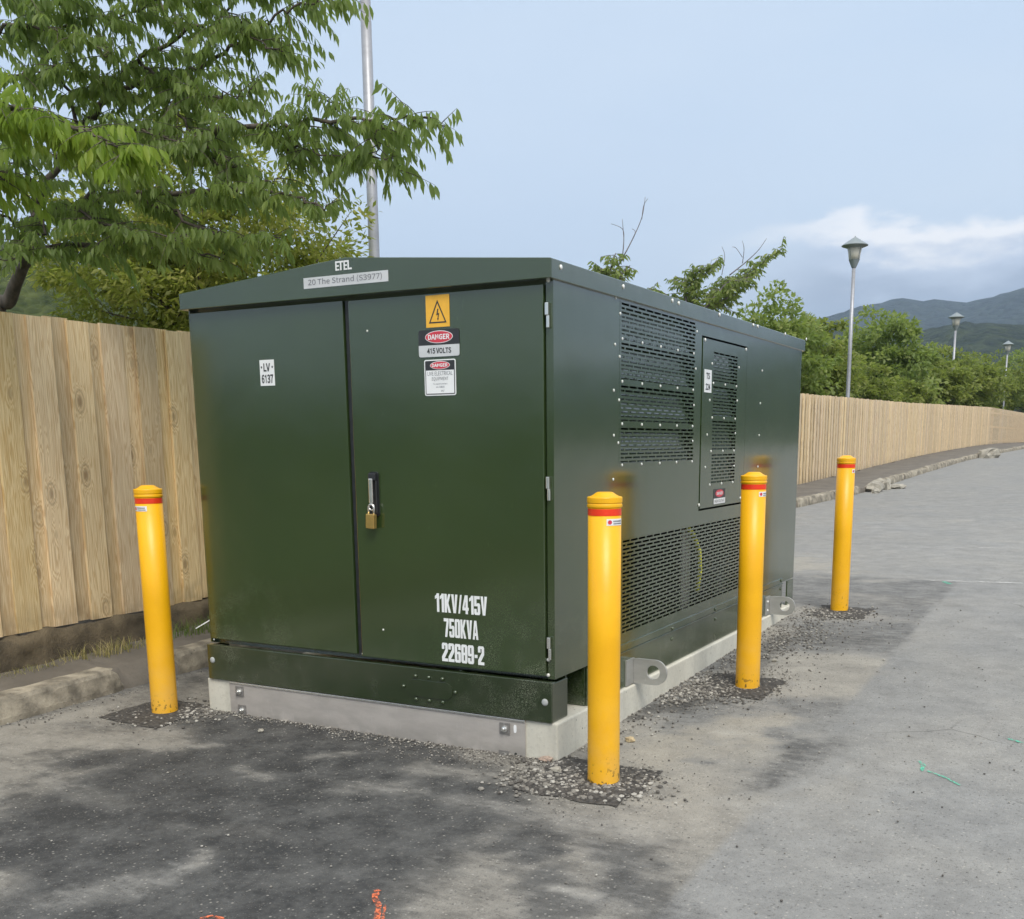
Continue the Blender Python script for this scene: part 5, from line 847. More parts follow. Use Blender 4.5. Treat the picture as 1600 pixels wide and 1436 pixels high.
# ------------------------------------------------------------------ bollards
def bollard(x, y, h, rotz, label):
    B = thing('bollard', (x, y, gh(y)), label, 'bollard', 'yellow safety bollards around the green kiosk')
    r = .0665; B.rotation_euler = (0, 0, rotz)
    B.rotation_mode = 'XYZ'
    m = MB(); m.lathe([(r, -.1), (r, .0), (r, h * .5), (r, h - .06)], n=48); o = m.build('post', YEL, B, smooth=True)
    m = MB(); rc = .0705
    m.lathe([(rc - .004, h - .062), (rc, h - .058), (rc, h - .048), (rc - .0025, h - .046), (rc - .0025, h - .043), (rc, h - .041), (rc, h - .022), (rc - .002, h - .0185), (.058, h - .0165), (.047, h - .011), (.034, h - .002), (.028, h), (.0, h + .0008)], n=48)
    o = m.build('cap', YEL, B); s_ = o.modifiers.new('b', 'BEVEL'); s_.width = .0015; s_.segments = 2
    m = MB(); vs = []; n = 48
    for z in (h - .091, h - .064):
        for k in range(n): a = 2 * pi * k / n; vs.append(((r + .0008) * cos(a), (r + .0008) * sin(a), z))
    m.add(vs, [(k, (k + 1) % n, n + (k + 1) % n, n + k) for k in range(n)]); m.build('red_band', REDBAND, B, smooth=True)
    # maker's sticker, bent round the post, starting at local angle 0 and running anticlockwise
    def patch(name, a0, a1, z0, z1, rr, mat, par):
        k = 10; vs = [(rr * cos(a0 + (a1 - a0) * i / k), rr * sin(a0 + (a1 - a0) * i / k), z) for z in (z0, z1) for i in range(k + 1)]
        return mesh_obj(name, vs, [(i, i + 1, k + 2 + i, k + 1 + i) for i in range(k)], mat, par, smooth=True)
    z1 = h - .103; st_ = patch('maker_sticker', 0, 1.25, z1 - .026, z1, r + .0008, WHITEV, B)
    vs = [((r + .0014) * cos(.20 + .13 * cos(q)), (r + .0014) * sin(.20 + .13 * cos(q)), z1 - .013 + .0085 * sin(q)) for q in [2 * pi * i / 16 for i in range(16)]]
    mesh_obj('red_emblem', vs, [tuple(range(16))], REDV, st_)
    for i in range(9): patch('print', .42 + .078 * i, .42 + .078 * i + .055, z1 - .0125, z1 - .0065, r + .0014, GP, st_)
    patch('print', .42, 1.15, z1 - .021, z1 - .017, r + .0014, GP, st_)
    return B
def view_ang(x, y): return math.atan2(CAM.y - y, CAM.x - x)
def r4(b): return b
BL = [(-2.257, -.161, 1.193), (.314, -.168, 1.200), (.390, 1.579, 1.188), (.325, 4.128, 1.178)]
lab = ['yellow bollard with red band standing before the timber fence, left of the kiosk',
       'largest yellow bollard, with scuffed foot, at the near front corner of the kiosk',
       'yellow bollard with red band beside the lower side vents, between two lifting lugs',
       'farthest yellow bollard with red band, standing beyond the far end of the kiosk']
off = [-1.42, .12, .45, .75]
for (x, y, h), l, a in zip(BL, lab, off): bollard(x, y, h, view_ang(x, y) + a, l)

# ------------------------------------------------------------------ fence line, bank, footpath, kerb
FP = [(-7, -3.40), (29, -3.40), (50, -3.05), (64, -2.25)]
def fx(y): return float(np.interp(y, [a for a, b in FP], [b for a, b in FP]))
def fbase(y): return float(np.interp(y, [-7, 0, 1.3, 17.4, 29, 50, 64], [.24, .333, .345, .545, .735, 1.15, 1.13]))
FE = thing('timber_fence', (fx(0), 0, fbase(0)), 'long pale pine fence of overlapping vertical boards behind the kiosk', 'fence')
FO = Vector(FE.location)
bm_ = []
for k in range(12):
    w = (.075 if k < 6 else .056) + .0015 * (k % 3); hgt = 1.775 + .004 * (k % 4)
    q = MB(); q.box(-.009, .009, -w, w, 0, hgt); o_ = q.build('board', WOODF, FE, bevel=.0025)
    bm_.append(o_.data); bpy.data.objects.remove(o_)
nb = 0; ys_ = []; y = -1.35
while y < 64: ys_.append(y); y += .125
inview = [y for y in ys_ if -1.4 < y < 2.0 or 15.5 < y]
objset = set(inview[:300])
rest = MB(); y_last = None
for i, y in enumerate(ys_):
    front = i % 2 == 0
    x = fx(y) + ((.0105 if y < 8 else .028) if front else (-.0105 if y < 8 else -.028)); z = fbase(y) + random.uniform(-.006, .006)
    slope = math.atan2(fx(y + .1) - fx(y - .1), .2)
    if y in objset:
        b = link(bpy.data.objects.new('board', random.choice(bm_[:6] if y < 8 else bm_[6:])), FE)
        b.location = (x - FO.x, y - FO.y + random.uniform(-.004, .004), z - FO.z)
        b.rotation_euler = (random.uniform(-.004, .004), random.uniform(-.003, .003), -slope)
        nb += 1
    else:
        w = .0755 if y < 8 else .057; rest.box(x - FO.x - .009, x - FO.x + .009, y - w, y + w, z - FO.z, z - FO.z + 1.78)
o = rest.build('fence_boards', WOODF, FE); o['kind'] = 'stuff'
for i in range(27):
    y = -1.2 + 2.5 * i
    if y > 63: break
    m = MB(); m.box(fx(y) - FO.x - .13, fx(y) - FO.x - .032, y - .05, y + .05, -.3 + fbase(y) - FO.z, 1.7 + fbase(y) - FO.z); m.build('fence_post', WOODF, FE)
for hz_ in (.25, .9, 1.55):
    m = MB(); st = list(np.arange(-1.3, 64, 4.0)) + [64]
    for a, b in zip(st[:-1], st[1:]):
        v = [(fx(q) - FO.x + dx, q, fbase(q) - FO.z + hz_ + dz) for q in (a, b) for dx in (-.062, -.022) for dz in (-.04, .04)]
        m.add(v, [(0, 1, 3, 2), (4, 6, 7, 5), (0, 4, 5, 1), (2, 3, 7, 6), (0, 2, 6, 4), (1, 5, 7, 3)])
    m.build('rail', WOODF, FE)
F2 = thing('timber_fence', (-2.1, 64.6, 1.13), 'short darker brown fence at the far right end of the long pale fence', 'fence')
m = MB(); m.box(-.06, .06, -.06, .06, -.05, 1.75); m.build('fence_post', WOODR, F2)
for k in range(30):
    q = MB(); q.box(.10 + k * .15, .24 + k * .15, .0 + k * .12, .03 + k * .12, 0, 1.62 + .01 * (k % 3))
    q.build('board', WOODR, F2)

def ribbon(ys, prof, jit=0, seed=0, fr=4.0):
    """prof(y) -> list of (x, z); returns verts, faces of the swept sheet"""
    vs = []; k = None
    for y in ys:
        p = prof(y); k = len(p)
        for i, (x, z) in enumerate(p):
            n_ = mnoise.noise_vector(Vector((x * fr + seed, y * fr, z * fr * 1.5))) * jit if 0 <= i < k else Vector((0, 0, 0))
            vs.append((x + n_.x, y, z + n_.z))
    return vs, [(i * k + j, i * k + j + 1, (i + 1) * k + j + 1, (i + 1) * k + j) for i in range(len(ys) - 1) for j in range(k - 1)]
def kx(y): return float(np.interp(y, [-7, 9, 13, 17, 23, 30, 36, 44, 64], [-2.85, -2.85, -2.36, -2.0, -1.98, -1.85, -1.55, -1.1, -.9]))
ysr = list(np.arange(-6, 9, .045)) + list(np.arange(9, 64, .25))
# footpath surface between kerb and bank
def pth(y):
    dz = .135
    if y > 9: dz = .10
    e = kx(y) - .02
    if .11 < y < .50:                       # the dropped gap in the kerb
        q = sin((y - .11) / .39 * pi); return [(e + .02, gh(y) - .01), (e - .01, gh(y) + .035), (e - .12, gh(y) + .11)] + [(e - .14 - (e - .14 - (fx(y) + .06)) * t / 5, gh(y) + .115 + .03 * t / 5) for t in range(1, 6)]
    return [(e, gh(y) - .02), (e, gh(y) + dz - .012), (e - .10, gh(y) + dz - .006)] + [(e - .10 - (e - .10 - (fx(y) + .06)) * t / 5, gh(y) + dz + .02 * t / 5) for t in range(1, 6)]
v, f = ribbon(ysr, pth, .012, 3)
o = mesh_obj('footpath', v, f, PATHM, smooth=True); tag(o, kind='structure')
# rough bank of soil and old concrete below the fence
def bank(y):
    zb = gh(y) + .12; zt = fbase(y) - .012; X0 = fx(y)
    return [(X0 + .12, zb), (X0 + .085, zb + (zt - zb) * .25), (X0 + .07, zb + (zt - zb) * .5), (X0 + .06, zb + (zt - zb) * .75), (X0 + .045, zt), (X0 - .04, zt + .004), (X0 - .4, zt + .0)]
v, f = ribbon(ysr, bank, .035, 9, 7.0)
o = mesh_obj('earth_bank', v, f, SOILW, smooth=True); tag(o, kind='structure')
# kerb: individual stones
KR = thing('kerb', (0, 0, 0), None, None); del_ = [KR.pop(k, None) for k in ('label', 'category', 'group')]; KR['kind'] = 'structure'
def kerb_stone(y0, y1, w=.135, h=.138, rough=.0055, name='kerb_stone', seed=0, chip_end=0):
    n = max(3, int((y1 - y0) / .05)); vs = []
    prof = [(0.012, -.06), (.012, .03), (.004, .075), (-.004, h - .03), (-.018, h - .006), (-.05, h), (-w + .01, h), (-w, h - .01), (-w, -.05)]
    for i in range(n + 1):
        y = y0 + (y1 - y0) * i / n
        e_ = min(i, n - i) / n * (y1 - y0)
        tk = .012 * max(0, 1 - e_ / .03) + (chip_end * max(0, 1 - (y1 - y) / .10) if chip_end else 0)
        for x, z in prof:
            nn = mnoise.noise_vector(Vector((x * 9 + seed, y * 7, z * 11))) + .6 * mnoise.noise_vector(Vector((x * 30 + seed, y * 26, z * 30)))
            up = max(0, z) / h
            vs.append((kx(y) + x - tk * (1 if x > -.06 else -1) + nn.x * rough, y + nn.y * rough * .5 * (1 if e_ > 0 else .4), gh(y) + z - tk * up + nn.z * rough * up))
    k = len(prof)
    fs = [(i * k + j, i * k + j + 1, (i + 1) * k + j + 1, (i + 1) * k + j) for i in range(n) for j in range(k - 1)]
    fs += [tuple(range(k))[::-1], tuple(n * k + j for j in range(k))]
    m = mesh_obj(name, vs, fs, KERBM, KR, smooth=False); return m
yy = -5.6; i = 0
for a, b in ((-5.6, -3.9), (-3.88, -2.2), (-2.18, -.93), (-.925, .11)): kerb_stone(a, b, seed=a, chip_end=.03 if b > 0 else 0)
for a, b in ((.50, 1.75), (1.77, 3.6), (3.62, 5.4), (5.42, 7.3), (7.32, 9.2)): kerb_stone(a, b, seed=a)
random.seed(11)
y = 13.1
for L_ in [1.9, 1.5]:
    kerb_stone(y, y + L_ - .03, seed=y, rough=.011); y += L_
y = 18.7
while y < 63:
    L_ = random.uniform(1.5, 3.4)
    kerb_stone(y, min(63, y + L_ - random.choice([.03, .08, .25])), h=.12 + random.uniform(-.02, .02), seed=y, rough=.014); y += L_

def rock(name, loc, s, mat, label=None, cat=None, group=None, seed=0, flat=.6, sub=2, parent=None):
    import bmesh
    b = bmesh.new(); bmesh.ops.create_icosphere(b, subdivisions=sub, radius=1)
    for v in b.verts:
        n_ = mnoise.noise_vector(v.co * 1.4 + Vector((seed, 0, 0)))
        v.co = v.co + n_ * .55
        v.co.x *= s[0]; v.co.y *= s[1]; v.co.z = v.co.z * s[2]
    me = bpy.data.meshes.new(name); b.to_mesh(me); b.free(); me.materials.append(mat)
    o = link(bpy.data.objects.new(name, me), parent); o.location = loc
    if label: tag(o, label, cat, group)
    return o
R_ = [((-1.90, 17.0), (.16, .22, .12), 'largest pale concrete lump of the broken kerb beside the far fence'),
      ((-1.78, 17.6), (.10, .14, .14), 'upright jagged concrete lump in the broken kerb rubble'),
      ((-1.62, 17.95), (.16, .20, .06), 'flat concrete slab piece lying outermost in the broken kerb rubble'),
      ((-2.0, 18.15), (.17, .2, .12), 'pale concrete lump at the far side of the broken kerb rubble'),
      ((-1.80, 16.6), (.08, .11, .06), 'smallest concrete lump at the near side of the broken kerb rubble'),
      ((-1.395,33.071), (.30, .38, .22), 'lone broken concrete lump lying in front of the distant kerb')]
for i, (p, s_, l) in enumerate(R_): rock('concrete_rubble', (p[0], p[1], gh(p[1]) + s_[2] * .5), s_, RUBM, l, 'rubble', 'broken kerb pieces', seed=i * 3.1)

# ------------------------------------------------------------------ ground: patches, gravel, stones, paint marks
COLD = simple('cold_mix_asphalt', (.060, .056, .051), .9, 0, .45, 45, bump=.02)
def ragged(cx, cy, hx, hy, seed, jit=.02, n=40, rot=0):
    p = []
    for k in range(n):
        t = k / n * 4; s_ = int(t); u = t - s_
        a = [(-1 + 2 * u, -1), (1, -1 + 2 * u), (1 - 2 * u, 1), (-1, 1 - 2 * u)][s_]
        nn = mnoise.noise_vector(Vector((a[0] * 3 + seed, a[1] * 3, 0)))
        x, y = a[0] * hx + nn.x * jit, a[1] * hy + nn.y * jit
        p.append((cx + x * cos(rot) - y * sin(rot), cy + x * sin(rot) + y * cos(rot)))
    return p
def sheet(name, pts, mat, dz, kind='structure'):
    n = len(pts); cx = sum(p[0] for p in pts) / n; cy = sum(p[1] for p in pts) / n
    rings = [1, .8, .55, .25]; vs = []
    for s_ in rings:
        for p in pts:
            x, y = cx + (p[0] - cx) * s_, cy + (p[1] - cy) * s_; vs.append((x, y, gh(y) + dz + (0 if s_ == 1 else .004)))
    vs.append((cx, cy, gh(cy) + dz + .006)); k = len(vs) - 1
    fs = [(r * n + i, r * n + (i + 1) % n, (r + 1) * n + (i + 1) % n, (r + 1) * n + i) for r in range(3) for i in range(n)]
    fs += [(3 * n + i, 3 * n + (i + 1) % n, k) for i in range(n)]
    o = mesh_obj(name, vs, fs, mat, smooth=True); tag(o, kind=kind); return o
sheet('bollard_patch', ragged(-2.27, -.19, .215, .215, 1, .03), COLD, .004)
sheet('bollard_patch', ragged(.255, -.19, .245, .235, 2, .03), COLD, .004)
sheet('bollard_patch', ragged(.33, 1.58, .20, .24, 3, .05), COLD, .004)
sheet('bollard_patch', ragged(.36, 4.05, .20, .24, 4, .05), COLD, .004)
# gravel: mixed pebbles as one mass
def pebbles(name, gens, mat, seed):
    r = np.random.RandomState(seed)
    base = []
    ph = (1 + 5 ** .5) / 2
    ico = np.array([(-1, ph, 0), (1, ph, 0), (-1, -ph, 0), (1, -ph, 0), (0, -1, ph), (0, 1, ph), (0, -1, -ph), (0, 1, -ph), (ph, 0, -1), (ph, 0, 1), (-ph, 0, -1), (-ph, 0, 1)]) / 1.9
    icf = np.array([(0, 11, 5), (0, 5, 1), (0, 1, 7), (0, 7, 10), (0, 10, 11), (1, 5, 9), (5, 11, 4), (11, 10, 2), (10, 7, 6), (7, 1, 8), (3, 9, 4), (3, 4, 2), (3, 2, 6), (3, 6, 8), (3, 8, 9), (4, 9, 5), (2, 4, 11), (6, 2, 10), (8, 6, 7), (9, 8, 1)])
    V = []; F = []; Sx = []; k = 0
    for fn, n, smin, smax in gens:
        for _ in range(n):
            p = fn(r)
            if p is None: continue
            x, y = p; s_ = smin + (smax - smin) * r.rand() ** 2.2
            # nothing inside plinth or bollards
            if XL - .02 < x < .025 and -.025 < y < YB: continue
            if any((x - b[0]) ** 2 + (y - b[1]) ** 2 < .0665 ** 2 for b in BL): continue
            v = ico * (1 + .28 * (r.rand(12, 3) - .5)) * s_ * np.array([1, .6 + .5 * r.rand(), .45 + .35 * r.rand()])
            a = r.rand() * 6.283; c, s2 = cos(a), sin(a)
            v = np.stack([v[:, 0] * c - v[:, 1] * s2, v[:, 0] * s2 + v[:, 1] * c, v[:, 2]], 1) + np.array([x, y, gh(y) + s_ * .22 + .004])
            V.append(v); F.append(icf + k * 12); Sx.append(r.rand()); k += 1
    V = np.concatenate(V); F = np.concatenate(F)
    me = bpy.data.meshes.new(name); me.from_pydata(V.tolist(), [], F.tolist()); me.materials.append(mat)
    at = me.attributes.new('shade', 'FLOAT', 'FACE'); at.data.foreach_set('value', np.repeat(np.array(Sx, dtype=np.float32), 20))
    o = link(bpy.data.objects.new(name, me)); tag(o, kind='stuff'); return o
m, t, b = newmat('gravel'); n = N(t)
at = n('ShaderNodeAttribute', attribute_name='shade').outputs['Fac']
col = n.mix(n.ramp(at, .15, .6), (.085, .078, .070), (.26, .245, .215)); col = n.mix(n.ramp(at, .72, .95), col, (.52, .50, .45))
setb(t, b, color=n.mix(n.math('MULTIPLY', n.noise(n('ShaderNodeNewGeometry').outputs['Position'], 220, 3), .5), col, (.10, .095, .09)), rough=.85)
GRAV = m
def g_rect(x0, x1, y0, y1): return lambda r: (r.uniform(x0, x1), r.uniform(y0, y1))
def g_norm(cx, cy, sx, sy): return lambda r: (r.normal(cx, sx), r.normal(cy, sy))
def g_side(r):
    y = r.uniform(.15, 4.2)
    if y < 1.0 and r.rand() < .6: return None
    w = .10 + .10 * sin(y * 2.1) ** 2 + (.22 if 1.0 < y < 2.1 else 0) + (.34 if y > 2.4 else 0)
    x = .02 + abs(r.normal(0, w * .6)); return (x, y)
def g_front(r): x = r.uniform(-2.0, .05); return (x, -.03 - abs(r.normal(0, .035 + .03 * (sin(x * 5) > .3))))
gr = pebbles('gravel', [(g_norm(-2.27, -.18, .13, .13), 300, .002, .011), (g_norm(-2.27, -.19, .17, .17), 900, .001, .004), (g_norm(.25, -.2, .18, .17), 1500, .001, .0045), (g_norm(.3, 1.6, .18, .3), 1200, .0012, .005), (g_norm(-2.05, -.10, .09, .10), 380, .003, .012),
    (g_norm(.12, -.28, .12, .09), 600, .003, .014), (g_norm(.30, -.26, .13, .08), 650, .003, .014), (g_norm(.10, -.12, .11, .08), 360, .003, .011), (g_norm(.40, -.08, .06, .07), 300, .003, .010),
    (g_side, 2800, .0018, .009), (g_norm(.33, 1.52, .12, .16), 900, .003, .011), (g_norm(.14, 1.35, .09, .16), 500, .004, .014), (g_norm(.26, 2.8, .12, .4), 650, .003, .011), (g_norm(.34, 4.0, .12, .14), 600, .004, .013),
    (g_front, 1700, .0015, .0065), (g_norm(-.35, -.14, .22, .07), 600, .0015, .006),
    (g_rect(-2.2, 1.6, -2.4, .2), 420, .0015, .0055), (g_rect(.2, 2.2, -1.2, 4.5), 420, .002, .007), (g_norm(-2.78, -.4, .05, .45), 260, .002, .007)], GRAV, 5)
tag(gr, 'loose grey gravel round the bollards and along the foot of the plinth', 'gravel')
for p, s_, mt, l in [((0.199,0.381), (.026, .017, .014), simple('sandstone_chip', (.45, .36, .22), .85, 0, .2, 60), 'small tan stone lying right of the near bollard'),
                     ((-1.519,-0.231), (.014, .011, .010), RUBM, 'small pale stone lying alone before the steel channel'),
                     ((0.077,-0.147), (.027, .02, .012), RUBM, 'largest pale gravel stone left of the near bollard base'),
                     ((-0.028,-0.043), (.03, .022, .014), simple('pinkish_chip', (.34, .26, .21), .85, 0, .2, 60), 'pinkish brown stone against the near corner of the plinth'),
                     ((0.354,2.244), (.018, .014, .011), RUBM, 'pale stone on the asphalt right of the middle bollard')]:
    rock('stone', (p[0], p[1], gh(p[1]) + s_[2] * .55 + .003), s_, mt, l, 'stone', seed=p[0] * 7, sub=2)

def spray(name, pts, w, col, seed):
    """thin sprayed stroke on the ground with a ragged edge"""
    m, t, b = newmat(name); n = N(t); g = n('ShaderNodeNewGeometry').outputs['Position']
    al = n.ramp(n.noise(g, 70, 6, .75), .42, .56)
    setb(t, b, color=n.mix(n.noise(g, 30, 4), col, tuple(min(1, c * 1.25) for c in col)), rough=.8)
    b.inputs['Alpha'].default_value = 1; t.links.new(n.math('SUBTRACT', 1, n.math('MULTIPLY', al, .9)), b.inputs['Alpha'])
    vs = []; n_ = len(pts) * 5
    P = [Vector((*p, 0)) for p in pts]
    for i in range(n_):
        u = i / (n_ - 1) * (len(P) - 1); k = min(int(u), len(P) - 2); q = P[k].lerp(P[k + 1], u - k)
        d_ = (P[k + 1] - P[k]).normalized(); nrm = Vector((-d_.y, d_.x, 0))
        ww = w * (.7 + .6 * mnoise.noise(Vector((i * .7, seed, 0)))) * (1 if 0 < i < n_ - 1 else .3)
        for s_ in (-1, 1):
            r = q + nrm * ww * s_ ; vs.append((r.x, r.y, gh(r.y) + .004))
    o = mesh_obj(name, vs, [(2 * i, 2 * i + 1, 2 * i + 3, 2 * i + 2) for i in range(n_ - 1)], m); tag(o, kind='structure'); return o
OR = (.72, .17, .07); GRN = (.10, .48, .33)
spray('orange_spray_mark', [(0.089,-1.425), (0.117,-1.479), (0.163,-1.517), (0.231,-1.621)], .014, OR, 1)
spray('orange_spray_mark', [(0.178,-1.504), (0.247,-1.613)], .006, OR, 2)
spray('orange_spray_mark', [(-0.283,-1.832), (-0.263,-1.804), (-0.214,-1.799)], .010, OR, 3)
spray('green_spray_mark', [(1.452,0.639), (1.478,0.594), (1.483,0.504)], .011, GRN, 4)
spray('green_spray_mark', [(1.501,0.522), (1.578,0.468), (1.650,0.390)], .009, GRN, 5)
spray('green_spray_mark', [(0.852,5.881), (0.922,5.751)], .03, GRN, 6)
spray('green_spray_mark', [(1.768,1.140), (1.839,1.098)], .013, GRN, 7)
# worn white parking bay lines across the car park
def bay_line(a, b, w, seed):
    m, t, bb = newmat('worn_line_paint'); n = N(t); g = n('ShaderNodeNewGeometry').outputs['Position']
    setb(t, bb, color=(.62, .62, .60), rough=.8)
    t.links.new(n.math('MULTIPLY', n.ramp(n.noise(n.mapping(g, (1, 1, 1), (0, 0, 0), (seed, 0, 0)), 9, 6, .65), .47, .60), .5), bb.inputs['Alpha'])
    a = Vector((*a, 0)); b = Vector((*b, 0)); d_ = (b - a).normalized(); nr = Vector((-d_.y, d_.x, 0)) * w / 2
    vs = []; k = 20
    for i in range(k + 1):
        p = a.lerp(b, i / k)
        for s_ in (-1, 1): q = p + nr * s_; vs.append((q.x, q.y, gh(q.y) + .004))
    o = mesh_obj('bay_line', vs, [(2 * i, 2 * i + 1, 2 * i + 3, 2 * i + 2) for i in range(k)], m); tag(o, kind='structure')
for i, (a, b) in enumerate([((0.284,5.824), (1.703,6.054)), ((0.025,8.286), (1.577,8.648)), ((-1.497,13.082), (1.344,13.422)), ((-0.081,10.793), (1.461,11.026)), ((-0.856,15.893), (1.227,15.813)), ((-1.683,17.404), (1.136,17.688)), ((-1.236,22.122), (0.926,21.978)), ((-1.380,25.658), (0.766,25.277)), ((-1.660,10.568), (-0.454,11.039))]):
    bay_line(a, b, .07, i * 3.7)

# weeds at the foot of the bank
def blades(name, gens, mat, seed, label):
    r = np.random.RandomState(seed); V = []; F = []; Sx = []
    for cx, cy, cz, nb_, sp_, hh in gens:
        for _ in range(nb_):
            x, y = cx + r.normal(0, sp_), cy + r.normal(0, sp_ * 1.6); h = hh * (.4 + .8 * r.rand()); a = r.rand() * 6.283; ln = r.uniform(.1, .75) * h; w = r.uniform(.0012, .0030)
            dx, dy = cos(a), sin(a); px_, py_ = -dy * w, dx * w; k = len(V)
            for t_ in (0, .35, .7, 1):
                q = (x + dx * ln * t_ ** 2, y + dy * ln * t_ ** 2, cz + h * (t_ - .25 * t_ ** 2)); s_ = 1 - t_ * .9
                V += [(q[0] - px_ * s_, q[1] - py_ * s_, q[2]), (q[0] + px_ * s_, q[1] + py_ * s_, q[2])]
            F += [(k + 2 * i, k + 2 * i + 1, k + 2 * i + 3, k + 2 * i + 2) for i in range(3)]; Sx += [r.rand()] * 3
    me = bpy.data.meshes.new(name); me.from_pydata(V, [], F); me.materials.append(mat)
    at = me.attributes.new('shade', 'FLOAT', 'FACE'); at.data.foreach_set('value', np.array(Sx, dtype=np.float32))
    o = link(bpy.data.objects.new(name, me)); tag(o, label, 'grass', kind='stuff'); return o
GRASSM = mat_leaf('dry_grass', (.17, .19, .05), (.36, .30, .12), (.50, .42, .22), .2)
GRASSG = mat_leaf('green_grass', (.06, .12, .02), (.10, .17, .03), (.20, .24, .06), .25)
r0 = np.random.RandomState(4)
gs = [(-3.235 + r0.normal(0, .02), y, gh(y) + .13, int(r0.uniform(5, 30)), .028, .055 + .06 * (sin(y * 7) > .1)) for y in np.arange(-.9, .75, .03)]
blades('dry_grass', gs, GRASSM, 8, 'dry straw coloured grass tufts along the foot of the bank below the fence')
gs = [(-3.20, y, gh(y) + .14, 34, .05, .13) for y in np.arange(.85, 1.5, .055)]
blades('green_grass', gs, GRASSG, 9, 'green grass tuft on the bank between left bollard and kiosk')
st_ = MB(); st_.box(-.004, .004, -.0015, .0015, 0, .20); o = st_.build('plastic_strip', WHITEV, bevel=.001); o.location = (-3.15, .93, gh(.9) + .18); o.rotation_euler = (radians(-42), radians(50), 0)
tag(o, 'thin white plastic strip sticking out of the grass left of the kiosk', 'plastic strip')

# ------------------------------------------------------------------ street lamps along the fence
def lamp():
    L = thing('street_lamp', (0, 0, 0), 'x', 'street lamp', 'grey street lamps standing in a row behind the fence')
    m = MB(); m.lathe([(.11, -.4), (.11, .25), (.052, .30), (.050, 3.0), (.047, 5.55)], n=28); m.build('pole', POLEM, L, smooth=True)
    m = MB(); m.lathe([(.05, 5.50), (.062, 5.52), (.14, 5.72)], n=24); m.build('lamp_base', LAMPG, L)
    m = MB(); m.lathe([(.135, 5.7205), (.150, 5.85), (.185, 6.02)], n=24); m.build('lamp_shade', GLASSL, L, smooth=True)
    for k in range(4):
        a = pi / 4 + k * pi / 2; m = MB(); m.tube([(.142 * cos(a), .142 * sin(a), 5.71), (.158 * cos(a), .158 * sin(a), 5.85), (.20 * cos(a), .20 * sin(a), 6.03)], .008, 6); m.build('lamp_strut', LAMPG, L)
    m = MB(); m.lathe([(.19, 6.0205), (.33, 6.075), (.335, 6.09), (.30, 6.12), (.05, 6.29), (.015, 6.31), (.012, 6.335)], n=28); m.build('lamp_hood', LAMPG, L)
    return L
LP = [((-4.2, 4.42), .35, 1.0, 'nearest grey street lamp, its plain pole rising behind the leafy branch left of centre'),
      ((-4.19, 24.83), .62, .94, 'tallest looking street lamp head with full pole above the right hand fence'),
      ((-4.42, 46.8), .98, .945, 'second street lamp from the left in the right background, pole partly hidden by trees'),
      ((-4.0, 67.5), 1.12, .99, 'third street lamp in the right background, head just above the trees'),
      ((-5.9, 88.0), 1.10, .96, 'farthest street lamp at the right edge, only its small head showing')]
L0 = lamp()
for i, ((x, y), z, sz, l) in enumerate(LP):
    L = L0 if i == 0 else copy_tree(L0)
    L.location = (x, y, z); L.scale = (1, 1, sz); L['label'] = l; L.rotation_euler = (0, 0, .3 * i)

# ------------------------------------------------------------------ trees
BARK = mat_bark('bark', (.10, .085, .07)); BARKD = mat_bark('dark_bark', (.085, .070, .055)); BARKG = mat_bark('grey_twig', (.16, .145, .15))
LF1 = mat_leaf('cherry_leaf', (.135, .20, .068), (.205, .285, .09), (.31, .39, .13), .62)
LF1B = mat_leaf('young_cherry_leaf', (.15, .24, .03), (.22, .33, .04), (.33, .41, .06), .55)
LF2 = mat_leaf('olive_leaf', (.13, .15, .03), (.25, .265, .05), (.42, .40, .12), .52)
LF3 = mat_leaf('fresh_leaf', (.14, .20, .06), (.24, .31, .095), (.38, .42, .16), .52)
LF4 = mat_leaf('hedge_leaf', (.12, .16, .045), (.22, .255, .065), (.35, .37, .11), .5)
LEAF_T = np.array([(0, 0, 0), (-.125, .28, .03), (.125, .28, .03), (0, .30, -.03), (-.135, .58, .02), (.135, .58, .02), (0, .62, -.05), (0, 1.0, -.16)], float)
LEAF_F = [(0, 3, 1), (0, 2, 3), (1, 3, 6, 4), (3, 2, 5, 6), (4, 6, 7), (6, 5, 7)]
